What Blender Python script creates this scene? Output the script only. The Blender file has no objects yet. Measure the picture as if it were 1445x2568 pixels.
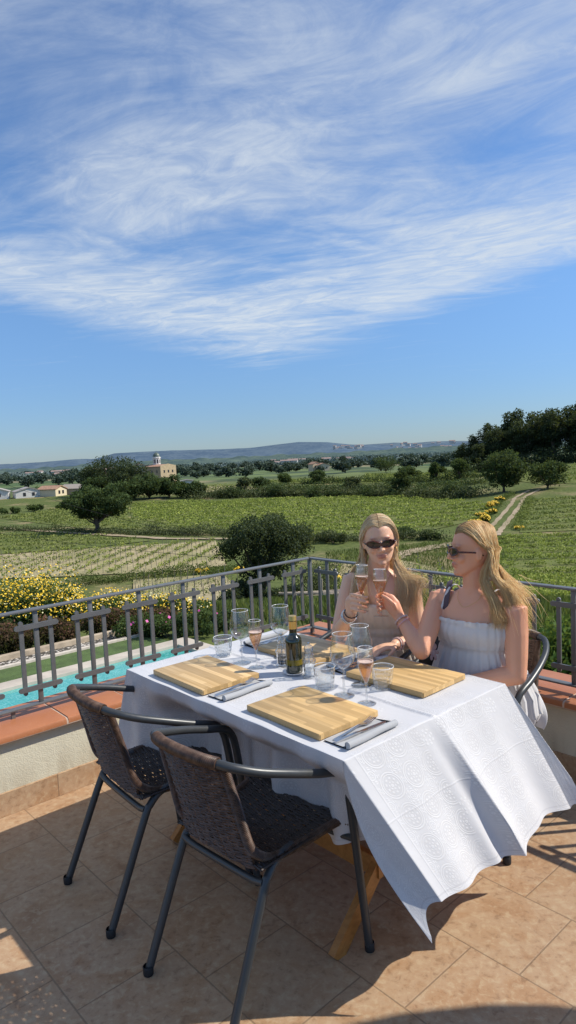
import bpy, bmesh, math, random
import numpy as np
from mathutils import Vector, Matrix, Euler
random.seed(7); rng = np.random.default_rng(11)
SC = bpy.context.scene
COL = SC.collection
V = Vector
def R(d): return math.radians(d)
A0 = R(41.9)
U = V((math.cos(A0), math.sin(A0), 0)); NL = V((-U.y, U.x, 0)); VV = V((U.y, -U.x, 0))

# ------------------------------------------------------------------ node helpers
class Mat:
    def __init__(s, name):
        s.m = bpy.data.materials.new(name); s.m.use_nodes = True
        s.t = s.m.node_tree; s.t.nodes.clear()
        s.out = s.t.nodes.new('ShaderNodeOutputMaterial')
    def n(s, typ, ins=None, **at):
        nd = s.t.nodes.new('ShaderNode' + typ)
        for k, v in at.items(): setattr(nd, k, v)
        for k, v in (ins or {}).items():
            so = nd.inputs[k]
            if isinstance(v, bpy.types.NodeSocket): s.t.links.new(v, so)
            else:
                if hasattr(so, 'default_value') and so.type == 'RGBA' and len(v) == 3: v = (*v, 1)
                so.default_value = v
        return nd
    def math(s, op, a, b=0.0, c=0.0, clamp=False):
        return s.n('Math', {0: a, 1: b, 2: c}, operation=op, use_clamp=clamp).outputs[0]
    def vmath(s, op, a, b=(0, 0, 0)):
        nd = s.n('VectorMath', {0: a, 1: b}, operation=op)
        return nd.outputs['Value'] if op in ('LENGTH', 'DISTANCE', 'DOT_PRODUCT') else nd.outputs[0]
    def scl(s, v, k):
        nd = s.n('VectorMath', {0: v, 'Scale': k}, operation='SCALE'); return nd.outputs[0]
    def noise(s, vec, scale, detail=4, rough=.55, dist=0.0, col=False):
        nd = s.n('TexNoise', {'Vector': vec, 'Scale': scale, 'Detail': detail, 'Roughness': rough, 'Distortion': dist})
        return nd.outputs['Color' if col else 'Fac']
    def ramp(s, fac, stops, interp='LINEAR'):
        nd = s.n('ValToRGB', {'Fac': fac}); cr = nd.color_ramp; cr.interpolation = interp
        while len(cr.elements) < len(stops): cr.elements.new(.5)
        for e, (p, c) in zip(cr.elements, stops):
            e.position = p; e.color = (*c, 1) if len(c) == 3 else c
        return nd.outputs['Color']
    def step(s, x, a, b):
        return s.n('MapRange', {'Value': x, 'From Min': a, 'From Max': b}, interpolation_type='SMOOTHSTEP').outputs[0]
    def mix(s, f, a, b, mode='MIX'):
        nd = s.n('Mix', {}, data_type='RGBA', blend_type=mode)
        for k, v in ((0, f), (6, a), (7, b)):
            so = nd.inputs[k]
            if isinstance(v, bpy.types.NodeSocket): s.t.links.new(v, so)
            else: so.default_value = (*v, 1) if not isinstance(v, (int, float)) and len(v) == 3 else v
        return nd.outputs[2]
    def co(s, which='Object'): return s.n('TexCoord').outputs[which]
    def geo(s): return s.n('NewGeometry').outputs['Position']
    def attr(s, name, what='Fac'): return s.n('Attribute', attribute_name=name).outputs[what]
    def bump(s, h, strength=.3, dist=.01, normal=None):
        ins = {'Height': h, 'Strength': strength, 'Distance': dist}
        if normal: ins['Normal'] = normal
        return s.n('Bump', ins).outputs[0]
    def bsdf(s, **kw):
        names = dict(color='Base Color', rough='Roughness', metal='Metallic', normal='Normal', spec='Specular IOR Level',
                     trans='Transmission Weight', ior='IOR', sss='Subsurface Weight', sssr='Subsurface Radius', ssss='Subsurface Scale',
                     sheen='Sheen Weight', coat='Coat Weight', coatr='Coat Roughness', alpha='Alpha')
        return s.n('BsdfPrincipled', {names[k]: v for k, v in kw.items()}).outputs[0]
    def done(s, sh):
        s.t.links.new(sh, s.out.inputs['Surface']); return s.m

def simple(name, color, rough=.5, metal=0, var=.12, nscale=12, bumps=0, bscale=80, bdist=.002, **kw):
    m = Mat(name); p = m.co()
    nz = m.noise(p, nscale, 5, .6)
    c = m.mix(m.step(nz, .3, .7), tuple(x * (1 - var) for x in color), tuple(min(1, x * (1 + var)) for x in color))
    args = dict(color=c, rough=rough, metal=metal, **kw)
    if bumps: args['normal'] = m.bump(m.noise(p, bscale, 4, .6), bumps, bdist)
    return m.done(m.bsdf(**args))

# ------------------------------------------------------------------ mesh helpers
class MB:
    def __init__(s): s.v = []; s.f = []; s.c = None; s.uv = None
    def add(s, vs, fs):
        o = len(s.v); s.v += [tuple(p) for p in vs]; s.f += [tuple(i + o for i in f) for f in fs]; return o
    def box(s, c, size, M=None, bev=0):
        hx, hy, hz = size[0] / 2, size[1] / 2, size[2] / 2
        c = V(c)
        if not bev:
            vs = [V((x, y, z)) for z in (-hz, hz) for y in (-hy, hy) for x in (-hx, hx)]
            fs = [(0, 2, 3, 1), (4, 5, 7, 6), (0, 1, 5, 4), (2, 6, 7, 3), (0, 4, 6, 2), (1, 3, 7, 5)]
        else:
            bm = bmesh.new(); bmesh.ops.create_cube(bm, size=1)
            for q in bm.verts: q.co = V((q.co.x * size[0], q.co.y * size[1], q.co.z * size[2]))
            bmesh.ops.bevel(bm, geom=bm.edges[:], offset=bev, segments=2, affect='EDGES', profile=.5)
            bm.verts.index_update()
            vs = [q.co.copy() for q in bm.verts]; fs = [tuple(q.index for q in f.verts) for f in bm.faces]; bm.free()
        s.add([(M @ q if M else q) + c for q in vs], fs)
        return s
    def tube(s, pts, rad, seg=8, cap=True, round_=False, ref=None):
        pts = [V(p) for p in pts]; n = len(pts)
        if not isinstance(rad, (list, tuple)): rad = [rad] * n
        if round_:
            d0 = (pts[0] - pts[1]).normalized(); d1 = (pts[-1] - pts[-2]).normalized()
            r0, r1 = rad[0], rad[-1]
            r0m = max(r0) if isinstance(r0, tuple) else r0; r1m = max(r1) if isinstance(r1, tuple) else r1
            sc = lambda r, k: tuple(q * k for q in r) if isinstance(r, tuple) else r * k
            pre = [(pts[0] + d0 * r0m * .95, sc(r0, .3)), (pts[0] + d0 * r0m * .7, sc(r0, .72)), (pts[0] + d0 * r0m * .35, sc(r0, .94))]
            post = [(pts[-1] + d1 * r1m * .35, sc(r1, .94)), (pts[-1] + d1 * r1m * .7, sc(r1, .72)), (pts[-1] + d1 * r1m * .95, sc(r1, .3))]
            pts = [a for a, b in pre] + pts + [a for a, b in post]; rad = [b for a, b in pre] + list(rad) + [b for a, b in post]; n = len(pts)
        T = []
        for i in range(n):
            a = pts[max(i - 1, 0)]; b = pts[min(i + 1, n - 1)]; T.append((b - a).normalized())
        up = V(ref) if ref is not None else (V((0, 0, 1)) if abs(T[0].z) < .9 else V((1, 0, 0)))
        x = T[0].cross(up).normalized(); vs = []
        for i in range(n):
            t = T[i]; x = (x - t * x.dot(t)).normalized(); y = t.cross(x)
            r = rad[i]; rx, ry = r if isinstance(r, tuple) else (r, r)
            for k in range(seg):
                a = 2 * math.pi * k / seg
                vs.append(pts[i] + x * (rx * math.cos(a)) + y * (ry * math.sin(a)))
        fs = [(i * seg + k, i * seg + (k + 1) % seg, (i + 1) * seg + (k + 1) % seg, (i + 1) * seg + k) for i in range(n - 1) for k in range(seg)]
        if cap: fs += [tuple(range(seg))[::-1], tuple((n - 1) * seg + k for k in range(seg))]
        s.add(vs, fs); return s
    def ell(s, c, r, M=None, seg=14, rings=10):
        c = V(c); vs = []; fs = []
        for i in range(rings + 1):
            th = math.pi * i / rings
            for k in range(seg):
                ph = 2 * math.pi * k / seg
                q = V((r[0] * math.sin(th) * math.cos(ph), r[1] * math.sin(th) * math.sin(ph), r[2] * math.cos(th)))
                vs.append((M @ q if M else q) + c)
        for i in range(rings):
            for k in range(seg):
                fs.append((i * seg + k, (i + 1) * seg + k, (i + 1) * seg + (k + 1) % seg, i * seg + (k + 1) % seg))
        s.add(vs, fs); return s
    def loft(s, rings, cap=True, closed=True):
        m = len(rings[0]); vs = [p for r in rings for p in r]; fs = []
        for i in range(len(rings) - 1):
            for k in range(m if closed else m - 1):
                fs.append((i * m + k, i * m + (k + 1) % m, (i + 1) * m + (k + 1) % m, (i + 1) * m + k))
        if cap and closed: fs += [tuple(range(m))[::-1], tuple((len(rings) - 1) * m + k for k in range(m))]
        s.add(vs, fs); return s
    def lathe(s, prof, c=(0, 0, 0), seg=32, capb=False, capt=False):
        c = V(c); m = seg
        rings = [[c + V((r * math.cos(2 * math.pi * k / m), r * math.sin(2 * math.pi * k / m), z)) for k in range(m)] for r, z in prof]
        s.loft(rings, cap=False); o = len(s.v) - len(rings) * m
        if capb: s.f.append(tuple(o + k for k in range(m))[::-1])
        if capt: s.f.append(tuple(o + (len(rings) - 1) * m + k for k in range(m)))
        return s
    def xf(s, M): s.v = [tuple(M @ V(p)) for p in s.v]; return s
    def build(s, name, mat, parent=None, smooth=True, world=False, ang=38):
        me = bpy.data.meshes.new(name)
        vs = s.v
        if world and parent is not None:
            Mi = parent_matrix(parent).inverted(); vs = [tuple(Mi @ V(p)) for p in vs]
        me.from_pydata(vs, [], s.f); me.update()
        if s.c is not None:
            a = me.attributes.new('shade', 'FLOAT', 'POINT'); a.data.foreach_set('value', s.c)
        if s.uv is not None:
            l = me.uv_layers.new(name='UVMap'); idx = np.zeros(len(me.loops), int); me.loops.foreach_get('vertex_index', idx)
            l.data.foreach_set('uv', np.asarray(s.uv, float)[idx].ravel())
        if smooth:
            me.polygons.foreach_set('use_smooth', [True] * len(me.polygons))
            if ang: me.set_sharp_from_angle(angle=R(ang))
        me.materials.append(mat)
        o = bpy.data.objects.new(name, me); COL.objects.link(o)
        if parent is not None: o.parent = parent
        return o

def parent_matrix(p):
    m = p.matrix_basis.copy()
    while p.parent is not None: p = p.parent; m = p.matrix_basis @ m
    return m
def thing(name, label, cat, loc=(0, 0, 0), rz=0, group=None):
    o = bpy.data.objects.new(name, None); COL.objects.link(o); o.empty_display_size = .1
    o.location = loc; o.rotation_euler = (0, 0, rz)
    return tag(o, label, cat, group)
def tag(o, label, cat, group=None, kind=None):
    if label: o['label'] = label
    if cat: o['category'] = cat
    if group: o['group'] = group
    if kind: o['kind'] = kind
    return o
def struct(o): o['kind'] = 'structure'; return o
def dup(root, loc=None, rz=None, label=None, scale=None):
    kids = list(root.children)
    r = root.copy(); COL.objects.link(r)
    if loc is not None: r.location = loc
    if rz is not None: r.rotation_euler = (0, 0, rz)
    if scale is not None: r.scale = scale if not isinstance(scale, (int, float)) else (scale,) * 3
    if label: r['label'] = label
    for k in kids:
        c = k.copy(); COL.objects.link(c); c.parent = r
        for g in k.children:
            d = g.copy(); COL.objects.link(d); d.parent = c
    return r

def quads(name, P, mat, parent=None, shade=None, world=False):
    """P: (N,4,3) quads as one mesh"""
    P = np.asarray(P, float); N = len(P)
    if world and parent is not None:
        Mi = np.array(parent_matrix(parent).inverted()); P = P @ Mi[:3, :3].T + Mi[:3, 3]
    me = bpy.data.meshes.new(name)
    me.vertices.add(N * 4); me.vertices.foreach_set('co', P.ravel())
    me.loops.add(N * 4); me.loops.foreach_set('vertex_index', np.arange(N * 4, dtype=np.int32))
    me.polygons.add(N); me.polygons.foreach_set('loop_start', np.arange(0, N * 4, 4, dtype=np.int32))
    me.update(calc_edges=True); me.validate()
    if shade is not None:
        a = me.attributes.new('shade', 'FLOAT', 'POINT'); a.data.foreach_set('value', np.repeat(shade, 4).astype(np.float32))
    me.materials.append(mat)
    o = bpy.data.objects.new(name, me); COL.objects.link(o)
    if parent is not None: o.parent = parent
    return o
def leafquads(C, L, W, updir=None, jitter=1.0, rg=rng):
    """leaf diamonds at centres C (N,3), length L, width W (arrays or scalars)"""
    N = len(C); L = np.broadcast_to(L, N)[:, None]; W = np.broadcast_to(W, N)[:, None]
    a = rg.normal(size=(N, 3)) * jitter
    if updir is not None: a = a + np.asarray(updir)
    a /= np.linalg.norm(a, axis=1)[:, None] + 1e-9
    b = np.cross(a, rg.normal(size=(N, 3))); b /= np.linalg.norm(b, axis=1)[:, None] + 1e-9
    return np.stack([C - a * L / 2, C + b * W / 2 - a * L * .08, C + a * L / 2, C - b * W / 2 - a * L * .08], 1)

def ss(a, b, x):
    t = np.clip((x - a) / (b - a), 0, 1); return t * t * (3 - 2 * t)
RB = [0, 14, 20, 44, 65, 190, 260, 420, 1000, 3000, 14000]; ZB = [-2, -2, -2.9, -8.0, -10.5, -10.5, -9.0, -10.0, -14, -20, -20]
def hgt(x, y):
    x = np.asarray(x, float); y = np.asarray(y, float); r = np.hypot(x, y); a = np.arctan2(x, y)
    h = np.interp(r, RB, ZB) + 5.0 * ss(.16, .42, a) * ss(90, 230, r) * (1 - ss(420, 900, r))
    return h + .25 * np.sin(x * .05 + 1) * np.sin(y * .043) * ss(40, 90, r)
def gz(x, y): return float(hgt(x, y))

# ------------------------------------------------------------------ materials
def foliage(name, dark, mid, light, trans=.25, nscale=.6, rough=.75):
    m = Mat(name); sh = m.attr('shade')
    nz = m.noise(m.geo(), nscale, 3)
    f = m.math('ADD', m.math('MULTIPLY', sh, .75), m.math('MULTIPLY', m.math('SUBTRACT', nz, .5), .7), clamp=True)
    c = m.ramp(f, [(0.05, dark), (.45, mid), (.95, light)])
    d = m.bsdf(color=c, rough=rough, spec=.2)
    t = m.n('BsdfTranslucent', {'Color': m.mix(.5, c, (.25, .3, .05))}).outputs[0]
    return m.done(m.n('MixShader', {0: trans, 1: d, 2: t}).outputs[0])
M_LEAF_DARK = foliage('leaf_dark', (.015, .028, .011), (.048, .082, .028), (.13, .175, .055))
M_LEAF_PINE = foliage('leaf_pine', (.010, .019, .010), (.036, .055, .027), (.10, .125, .055))
M_LEAF_MID = foliage('leaf_mid', (.015, .03, .01), (.045, .08, .022), (.12, .17, .05))
M_LEAF_GREEN = foliage('leaf_green', (.02, .05, .01), (.06, .12, .02), (.16, .25, .05), .35)
M_VINE = foliage('leaf_vine', (.06, .085, .016), (.27, .33, .065), (.52, .56, .14), .35, .25)
M_VINE_B = foliage('leaf_vine_dull', (.055, .075, .02), (.20, .24, .06), (.40, .42, .13), .3, .25)
M_SCRUB = foliage('leaf_scrub', (.028, .036, .016), (.085, .105, .045), (.19, .21, .095), .2, .4)
M_RED = foliage('leaf_red', (.02, .022, .008), (.085, .05, .03), (.22, .09, .06), .3, 2.5)
M_DAISY = foliage('leaf_daisy', (.02, .045, .012), (.06, .11, .03), (.16, .22, .07), .3, 2)
M_GRASS = foliage('grass_blade', (.03, .045, .012), (.09, .13, .03), (.24, .26, .09), .3, .8)
M_BARK = simple('bark', (.10, .075, .055), .9, var=.4, nscale=6, bumps=.6, bscale=12, bdist=.05)
M_YELLOW = simple('petal_yellow', (.78, .51, .015), .6, var=.12)
M_WHITEPETAL = simple('petal_cream', (.80, .74, .42), .6)
M_PINK = simple('petal_pink', (.62, .07, .34), .6)

def terrain_mat():
    m = Mat('terrain'); p = m.geo()
    r = m.vmath('LENGTH', p)
    n1 = m.noise(p, .09, 6, .6); n2 = m.noise(p, 1.7, 5, .65); n3 = m.noise(p, .02, 3)
    grass = m.mix(m.step(n2, .3, .7), (.06, .085, .024), (.14, .165, .05))
    dry = m.mix(m.step(n2, .35, .7), (.20, .165, .08), (.33, .27, .15))
    near = m.mix(m.step(n1, .5, .68), grass, dry)
    vor = m.n('TexVoronoi', {'Vector': m.vmath('MULTIPLY', p, (1, .55, 0)), 'Scale': .008, 'Randomness': .9})
    cell = m.n('SeparateColor', {0: vor.outputs['Color']}).outputs[0]
    plain = m.ramp(cell, [(0, (.09, .14, .055)), (.3, (.15, .19, .075)), (.5, (.08, .12, .055)), (.7, (.27, .24, .14)), (.85, (.13, .175, .07)), (1, (.18, .21, .095))], 'CONSTANT')
    plain = m.mix(m.step(n3, .4, .65), plain, (.045, .07, .045))
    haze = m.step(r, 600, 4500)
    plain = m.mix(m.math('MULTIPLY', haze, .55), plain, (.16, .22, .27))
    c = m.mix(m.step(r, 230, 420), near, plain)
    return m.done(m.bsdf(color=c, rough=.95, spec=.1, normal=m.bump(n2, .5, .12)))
def soil_mat(name, a, b, g, gf=.5, sc=.9):
    m = Mat(name); p = m.geo(); n2 = m.noise(p, sc, 6, .65); n1 = m.noise(p, .12, 4)
    c = m.mix(m.step(n2, .3, .7), a, b)
    c = m.mix(m.math('MULTIPLY', m.step(m.math('ADD', n1, m.math('MULTIPLY', n2, .4)), .62, .85), gf), c, g)
    return m.done(m.bsdf(color=c, rough=.95, spec=.1, normal=m.bump(n2, .5, .1)))
M_TERRAIN = terrain_mat()
M_SOIL = soil_mat('field_soil', (.31, .255, .14), (.45, .385, .235), (.15, .17, .055))
M_SOILG = soil_mat('field_grassy', (.10, .125, .034), (.19, .20, .07), (.085, .125, .03))
M_TRACK = soil_mat('dirt_track', (.30, .23, .15), (.46, .37, .26), (.12, .14, .05), .3, 1.5)

def tile_mat(name, per_u, per_v, off_u, off_v, axis):
    """stoneware floor tiles: running bond along VV"""
    m = Mat(name); p = m.geo()
    uu = m.vmath('DOT_PRODUCT', p, tuple(U)); vv = m.vmath('DOT_PRODUCT', p, tuple(VV)) 
    if axis == 'wallL': vv = uu; uu = m.n('SeparateXYZ', {0: p}).outputs[2]
    elif axis == 'wallR': uu = m.n('SeparateXYZ', {0: p}).outputs[2]
    ru = m.math('DIVIDE', m.math('SUBTRACT', uu, off_u), per_u)
    row = m.math('FLOOR', ru)
    sh = m.math('MULTIPLY', m.math('MODULO', m.math('ADD', row, 1000), 2.0), .5)
    rv = m.math('ADD', m.math('DIVIDE', m.math('SUBTRACT', vv, off_v), per_v), sh)
    colv = m.math('FLOOR', rv)
    fu = m.math('ABSOLUTE', m.math('SUBTRACT', m.math('FRACT', ru), .5)); fv = m.math('ABSOLUTE', m.math('SUBTRACT', m.math('FRACT', rv), .5))
    d = m.math('MAXIMUM', fu, fv) if axis == 'floor' else fv
    grout = m.step(d, .4895, .4955)
    cell = m.n('CombineXYZ', {0: row, 1: colv, 2: 0.0}).outputs[0]
    rnd = m.n('TexWhiteNoise', {'Vector': cell}, noise_dimensions='3D')
    q = m.vmath('ADD', p, m.scl(rnd.outputs['Color'], 13.0))
    n1 = m.noise(q, 5.5, 6, .62, .6); n2 = m.noise(m.vmath('MULTIPLY', q, (1, 1, 1)), 38, 5, .65, .4); n3 = m.noise(q, 150, 3, .6)
    c = m.ramp(n1, [(.25, (.29, .15, .075)), (.42, (.40, .24, .130)), (.55, (.44, .295, .18)), (.75, (.35, .19, .095))])
    c = m.mix(m.math('MULTIPLY', m.step(n2, .50, .66), .6), c, (.52, .395, .25))
    c = m.mix(m.math('MULTIPLY', m.step(n2, .47, .32), .55), c, (.21, .115, .06))
    c = m.mix(m.math('MULTIPLY', m.step(n3, .66, .75), .5), c, (.58, .50, .38))
    c = m.mix(m.math('MULTIPLY', rnd.outputs['Value'], .22), c, (.31, .22, .125))
    c = m.mix(m.math('MULTIPLY', grout, .62), c, (.17, .115, .07))
    h = m.math('SUBTRACT', m.math('MULTIPLY', n2, .35), m.math('MULTIPLY', grout, 1.0))
    return m.done(m.bsdf(color=c, rough=m.math('ADD', .42, m.math('MULTIPLY', n2, .3)), spec=.35, normal=m.bump(h, .35, .003)))
M_TILE = tile_mat('floor_tile', .342, .336, 1.085 - .342 / 2 * 0 - .003, -3.03, 'floor')
M_SKIRTL = tile_mat('skirting_tile_a', 5.0, .335, -2.0, .245, 'wallL'); M_SKIRTR = tile_mat('skirting_tile_b', 5.0, .335, -2.0, -.06, 'wallR')
def stucco():
    m = Mat('stucco_cream'); p = m.geo(); n = m.noise(p, 160, 4, .6); n2 = m.noise(p, 3, 4)
    c = m.mix(n2, (.60, .56, .42), (.68, .64, .50))
    zz = m.n('SeparateXYZ', {0: p}).outputs[2]; st = m.noise(m.vmath('MULTIPLY', p, (9, 9, 1.2)), 1.0, 5, .6)
    c = m.mix(m.math('MULTIPLY', m.math('MULTIPLY', m.step(zz, .26, .11), m.step(st, .42, .7)), .55), c, (.40, .34, .24))
    c = m.mix(m.math('MULTIPLY', m.step(st, .6, .8), .18), c, (.44, .40, .30))
    return m.done(m.bsdf(color=c, rough=.9, spec=.2, normal=m.bump(m.math('ADD', n, m.math('MULTIPLY', m.noise(p, 45, 3), .6)), .6, .004)))
M_STUCCO = stucco()
def terracotta():
    m = Mat('terracotta'); p = m.geo(); n = m.noise(p, 9, 5, .6); n2 = m.noise(p, 90, 4, .6)
    c = m.mix(n, (.36, .125, .05), (.47, .19, .085)); c = m.mix(m.math('MULTIPLY', m.step(n2, .55, .8), .4), c, (.55, .30, .17))
    return m.done(m.bsdf(color=c, rough=m.math('ADD', .3, m.math('MULTIPLY', n2, .3)), normal=m.bump(n2, .25, .002)))
M_TERRA = terracotta()
M_MORTAR = simple('mortar', (.55, .42, .32), .9, bumps=.4)
M_IRON = simple('painted_iron', (.145, .147, .146), .42, metal=.25, var=.08, nscale=30, bumps=.12, bscale=220, bdist=.001)
def tubealu():
    m = Mat('grey_tube'); p = m.co(); n = m.noise(p, 60, 4)
    return m.done(m.bsdf(color=m.mix(n, (.050, .054, .056), (.066, .070, .072)), rough=m.math('ADD', .3, m.math('MULTIPLY', n, .15)), metal=.35))
M_TUBE = tubealu()
M_RUBBER = simple('rubber_black', (.015, .015, .016), .6)
def wicker():
    m = Mat('wicker_brown'); p = m.co(); n = m.noise(p, 45, 4, .6); n2 = m.noise(p, 300, 2)
    c = m.ramp(n, [(.3, (.032, .017, .010)), (.5, (.082, .044, .026)), (.7, (.14, .083, .054))])
    return m.done(m.bsdf(color=c, rough=m.math('ADD', .32, m.math('MULTIPLY', n2, .25)), spec=.5))
M_WICKER = wicker()
M_SEAT = simple('wicker_seat_dark', (.030, .019, .014), .45, var=.4, nscale=45)
def wood(name, a, b, strip=None, axis=0, rough=.45, gs=1.0):
    m = Mat(name); rn = m.n('ObjectInfo').outputs['Random']; p = m.vmath('ADD', m.co(), m.scl(m.n('CombineXYZ', {axis: rn}).outputs[0], 7.0)); sp = m.n('SeparateXYZ', {0: p})
    st = tuple(3 * gs if i == axis else 60 * gs for i in range(3))
    g = m.noise(m.vmath('MULTIPLY', p, st), 1.0, 6, .6, .8)
    c = m.mix(m.step(g, .3, .72), a, b)
    if strip:
        ax = 1 if axis == 0 else 0
        row = m.math('ADD', m.math('FLOOR', m.math('DIVIDE', sp.outputs[ax], strip)), m.math('FLOOR', m.math('MULTIPLY', rn, 977.0)))
        w = m.n('TexWhiteNoise', {'W': row}, noise_dimensions='1D').outputs['Value']
        seg = m.math('FLOOR', m.math('ADD', m.math('MULTIPLY', sp.outputs[axis], 6.0), m.math('MULTIPLY', w, 9.0)))
        w2 = m.n('TexWhiteNoise', {'Vector': m.n('CombineXYZ', {0: row, 1: seg, 2: 3.0}).outputs[0]}, noise_dimensions='3D').outputs['Value']
        wv = m.math('ADD', m.math('MULTIPLY', w, .7), m.math('MULTIPLY', w2, .3))
        dk = tuple(q * .62 for q in a)
        c = m.mix(m.math('MULTIPLY', m.step(wv, .55, .35), .55), c, dk)
        c = m.mix(m.math('MULTIPLY', m.step(wv, .6, .9), .45), c, tuple(min(1, q * 1.25) for q in b))
        fr = m.math('ABSOLUTE', m.math('SUBTRACT', m.math('FRACT', m.math('DIVIDE', sp.outputs[ax], strip)), .5))
        c = m.mix(m.math('MULTIPLY', m.step(fr, .46, .495), .35), c, tuple(q * .5 for q in a))
    return m.done(m.bsdf(color=c, rough=rough, spec=.35, normal=m.bump(g, .08, .002)))
M_BAMBOO = wood('bamboo_board', (.58, .37, .15), (.68, .46, .21), .019)
M_BAMBOO_B = wood('bamboo_board_striped', (.55, .35, .145), (.72, .51, .26), .024)
M_TEAK = wood('table_wood', (.36, .145, .036), (.48, .21, .055), None, 0, .4, .6)
def cloth():
    m = Mat('damask_cloth'); uv = m.n('UVMap').outputs[0]
    sx = m.n('SeparateXYZ', {0: uv}); S, T = sx.outputs[0], sx.outputs[1]
    def rings(ou, ov, per, radii, ax=1.0):
        a = m.math('SUBTRACT', m.math('FRACT', m.math('DIVIDE', m.math('ADD', S, ou), per)), .5)
        b = m.math('SUBTRACT', m.math('FRACT', m.math('DIVIDE', m.math('ADD', T, ov), per * ax)), .5)
        b = m.math('MULTIPLY', b, ax)
        d = m.math('SQRT', m.math('ADD', m.math('MULTIPLY', a, a), m.math('MULTIPLY', b, b)))
        ang = m.math('ARCTAN2', b, a); tot = 0.0
        for r0, w, k in radii:
            dd = m.math('ABSOLUTE', m.math('SUBTRACT', d, r0)); ln = m.step(dd, w, w * .5)
            if k: ln = m.math('MULTIPLY', ln, m.step(m.math('SINE', m.math('MULTIPLY', ang, float(k))), -.1, .25))
            tot = ln if isinstance(tot, float) else m.math('MAXIMUM', tot, ln)
        return tot, d
    wob = m.noise(m.vmath('MULTIPLY', uv, (1, 1, 0)), 9, 3, .5)
    p1, d1 = rings(.02, .05, .105, [(.40, .028, 0), (.33, .018, 0), (.22, .04, 9), (.11, .03, 6), (.03, .03, 0)])
    p2, d2 = rings(.0725, .1025, .105, [(.20, .03, 7), (.13, .022, 0), (.06, .025, 5), (.26, .02, 11)])
    p3, d3 = rings(.02, .1025, .105, [(.10, .03, 4), (.05, .02, 0)])
    pat = m.math('MAXIMUM', m.math('MAXIMUM', p1, p2), p3)
    band = m.step(m.math('ABSOLUTE', m.math('SUBTRACT', m.math('FRACT', m.math('DIVIDE', T, .37)), .5)), .40, .36)
    fill = m.math('MULTIPLY', m.step(d1, .47, .44), m.step(d1, .02, .06))
    weave = m.math('MULTIPLY', m.math('SINE', m.math('MULTIPLY', m.math('ADD', S, T), 1900.0)), .5)
    p4, d4 = rings(.03, .185 + .02, .245, [(.10, .022, 8), (.055, .02, 5)], .37 / .245)
    pat = m.math('MAXIMUM', m.math('MULTIPLY', pat, band), m.math('MULTIPLY', p4, m.math('SUBTRACT', 1.0, band)))
    pat = m.math('MULTIPLY', pat, m.math('ADD', .45, m.math('MULTIPLY', m.step(wob, .35, .6), .55)))
    fill = m.math('MULTIPLY', fill, band)
    c = m.mix(m.math('MULTIPLY', fill, .55), (.68, .683, .70), (.62, .62, .632))
    c = m.mix(m.math('MULTIPLY', pat, .8), c, (.79, .79, .795))
    e = m.math('MINIMUM', m.math('MINIMUM', m.math('ADD', S, .33), m.math('SUBTRACT', 1.76, S)), m.math('MINIMUM', m.math('ADD', T, .40), m.math('SUBTRACT', 1.155, T)))
    hem = m.step(m.math('ABSOLUTE', m.math('SUBTRACT', e, .018)), .004, .0015)
    c = m.mix(m.math('MULTIPLY', hem, .30), c, (.42, .42, .45))
    def iron(x, off, per): return m.step(m.math('ABSOLUTE', m.math('SUBTRACT', m.math('FRACT', m.math('DIVIDE', m.math('ADD', x, off), per)), .5)), .012, .0)
    irn = m.math('MAXIMUM', iron(S, .02, .43), iron(T, .16, .41))
    wr = m.math('ADD', m.math('MULTIPLY', irn, .28), m.noise(m.vmath('MULTIPLY', uv, (1, 1, 0)), 14, 4, .5))
    h = m.math('ADD', m.math('MULTIPLY', pat, .5), m.math('ADD', m.math('MULTIPLY', wr, 2.0), m.math('MULTIPLY', weave, m.math('MULTIPLY', fill, .08))))
    d = m.bsdf(color=c, rough=m.math('SUBTRACT', .62, m.math('MULTIPLY', pat, .2)), spec=.35, sheen=.15, normal=m.bump(h, .3, .003))
    t = m.n('BsdfTranslucent', {'Color': (.62, .62, .64, 1)}).outputs[0]
    return m.done(m.n('MixShader', {0: .15, 1: d, 2: t}).outputs[0])
M_CLOTH = cloth()
def fabric(name, col, tr=.12, sc=900):
    m = Mat(name); p = m.co(); n = m.noise(p, 25, 5, .6)
    w = m.noise(p, sc, 2)
    c = m.mix(n, tuple(q * .92 for q in col), col)
    d = m.bsdf(color=c, rough=.8, spec=.2, sheen=.2, normal=m.bump(m.math('ADD', n, m.math('MULTIPLY', w, .15)), .25, .004))
    t = m.n('BsdfTranslucent', {'Color': (*col, 1)}).outputs[0]
    return m.done(m.n('MixShader', {0: tr, 1: d, 2: t}).outputs[0])
M_DRESS = fabric('white_cotton', (.74, .73, .73)); M_DRESS2 = fabric('cream_cotton', (.70, .63, .56))
M_NAPKIN = fabric('napkin_grey', (.42, .43, .44), .03)
def skin(name, base, lip):
    m = Mat(name); p = m.co(); n = m.noise(p, 14, 4, .55); a = m.attr('shade')
    c = m.mix(n, tuple(q * .92 for q in base), tuple(min(1, q * 1.06) for q in base))
    c = m.mix(m.math('MULTIPLY', m.step(m.noise(p, 7, 5, .6), .42, .70), .30), c, (.70, .33, .24))
    c = m.mix(m.math('MULTIPLY', m.step(m.noise(p, 230, 2), .60, .74), .16), c, (.46, .22, .14))
    c = m.mix(a, c, lip)
    return m.done(m.bsdf(color=c, rough=.42, spec=.4, sss=.12, sssr=(.012, .004, .002), ssss=1.0, normal=m.bump(m.noise(p, 420, 2), .06, .001)))
M_SKIN1 = skin('skin_a', (.80, .48, .32), (.42, .13, .11)); M_SKIN2 = skin('skin_b', (.78, .385, .235), (.42, .12, .10))
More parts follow.
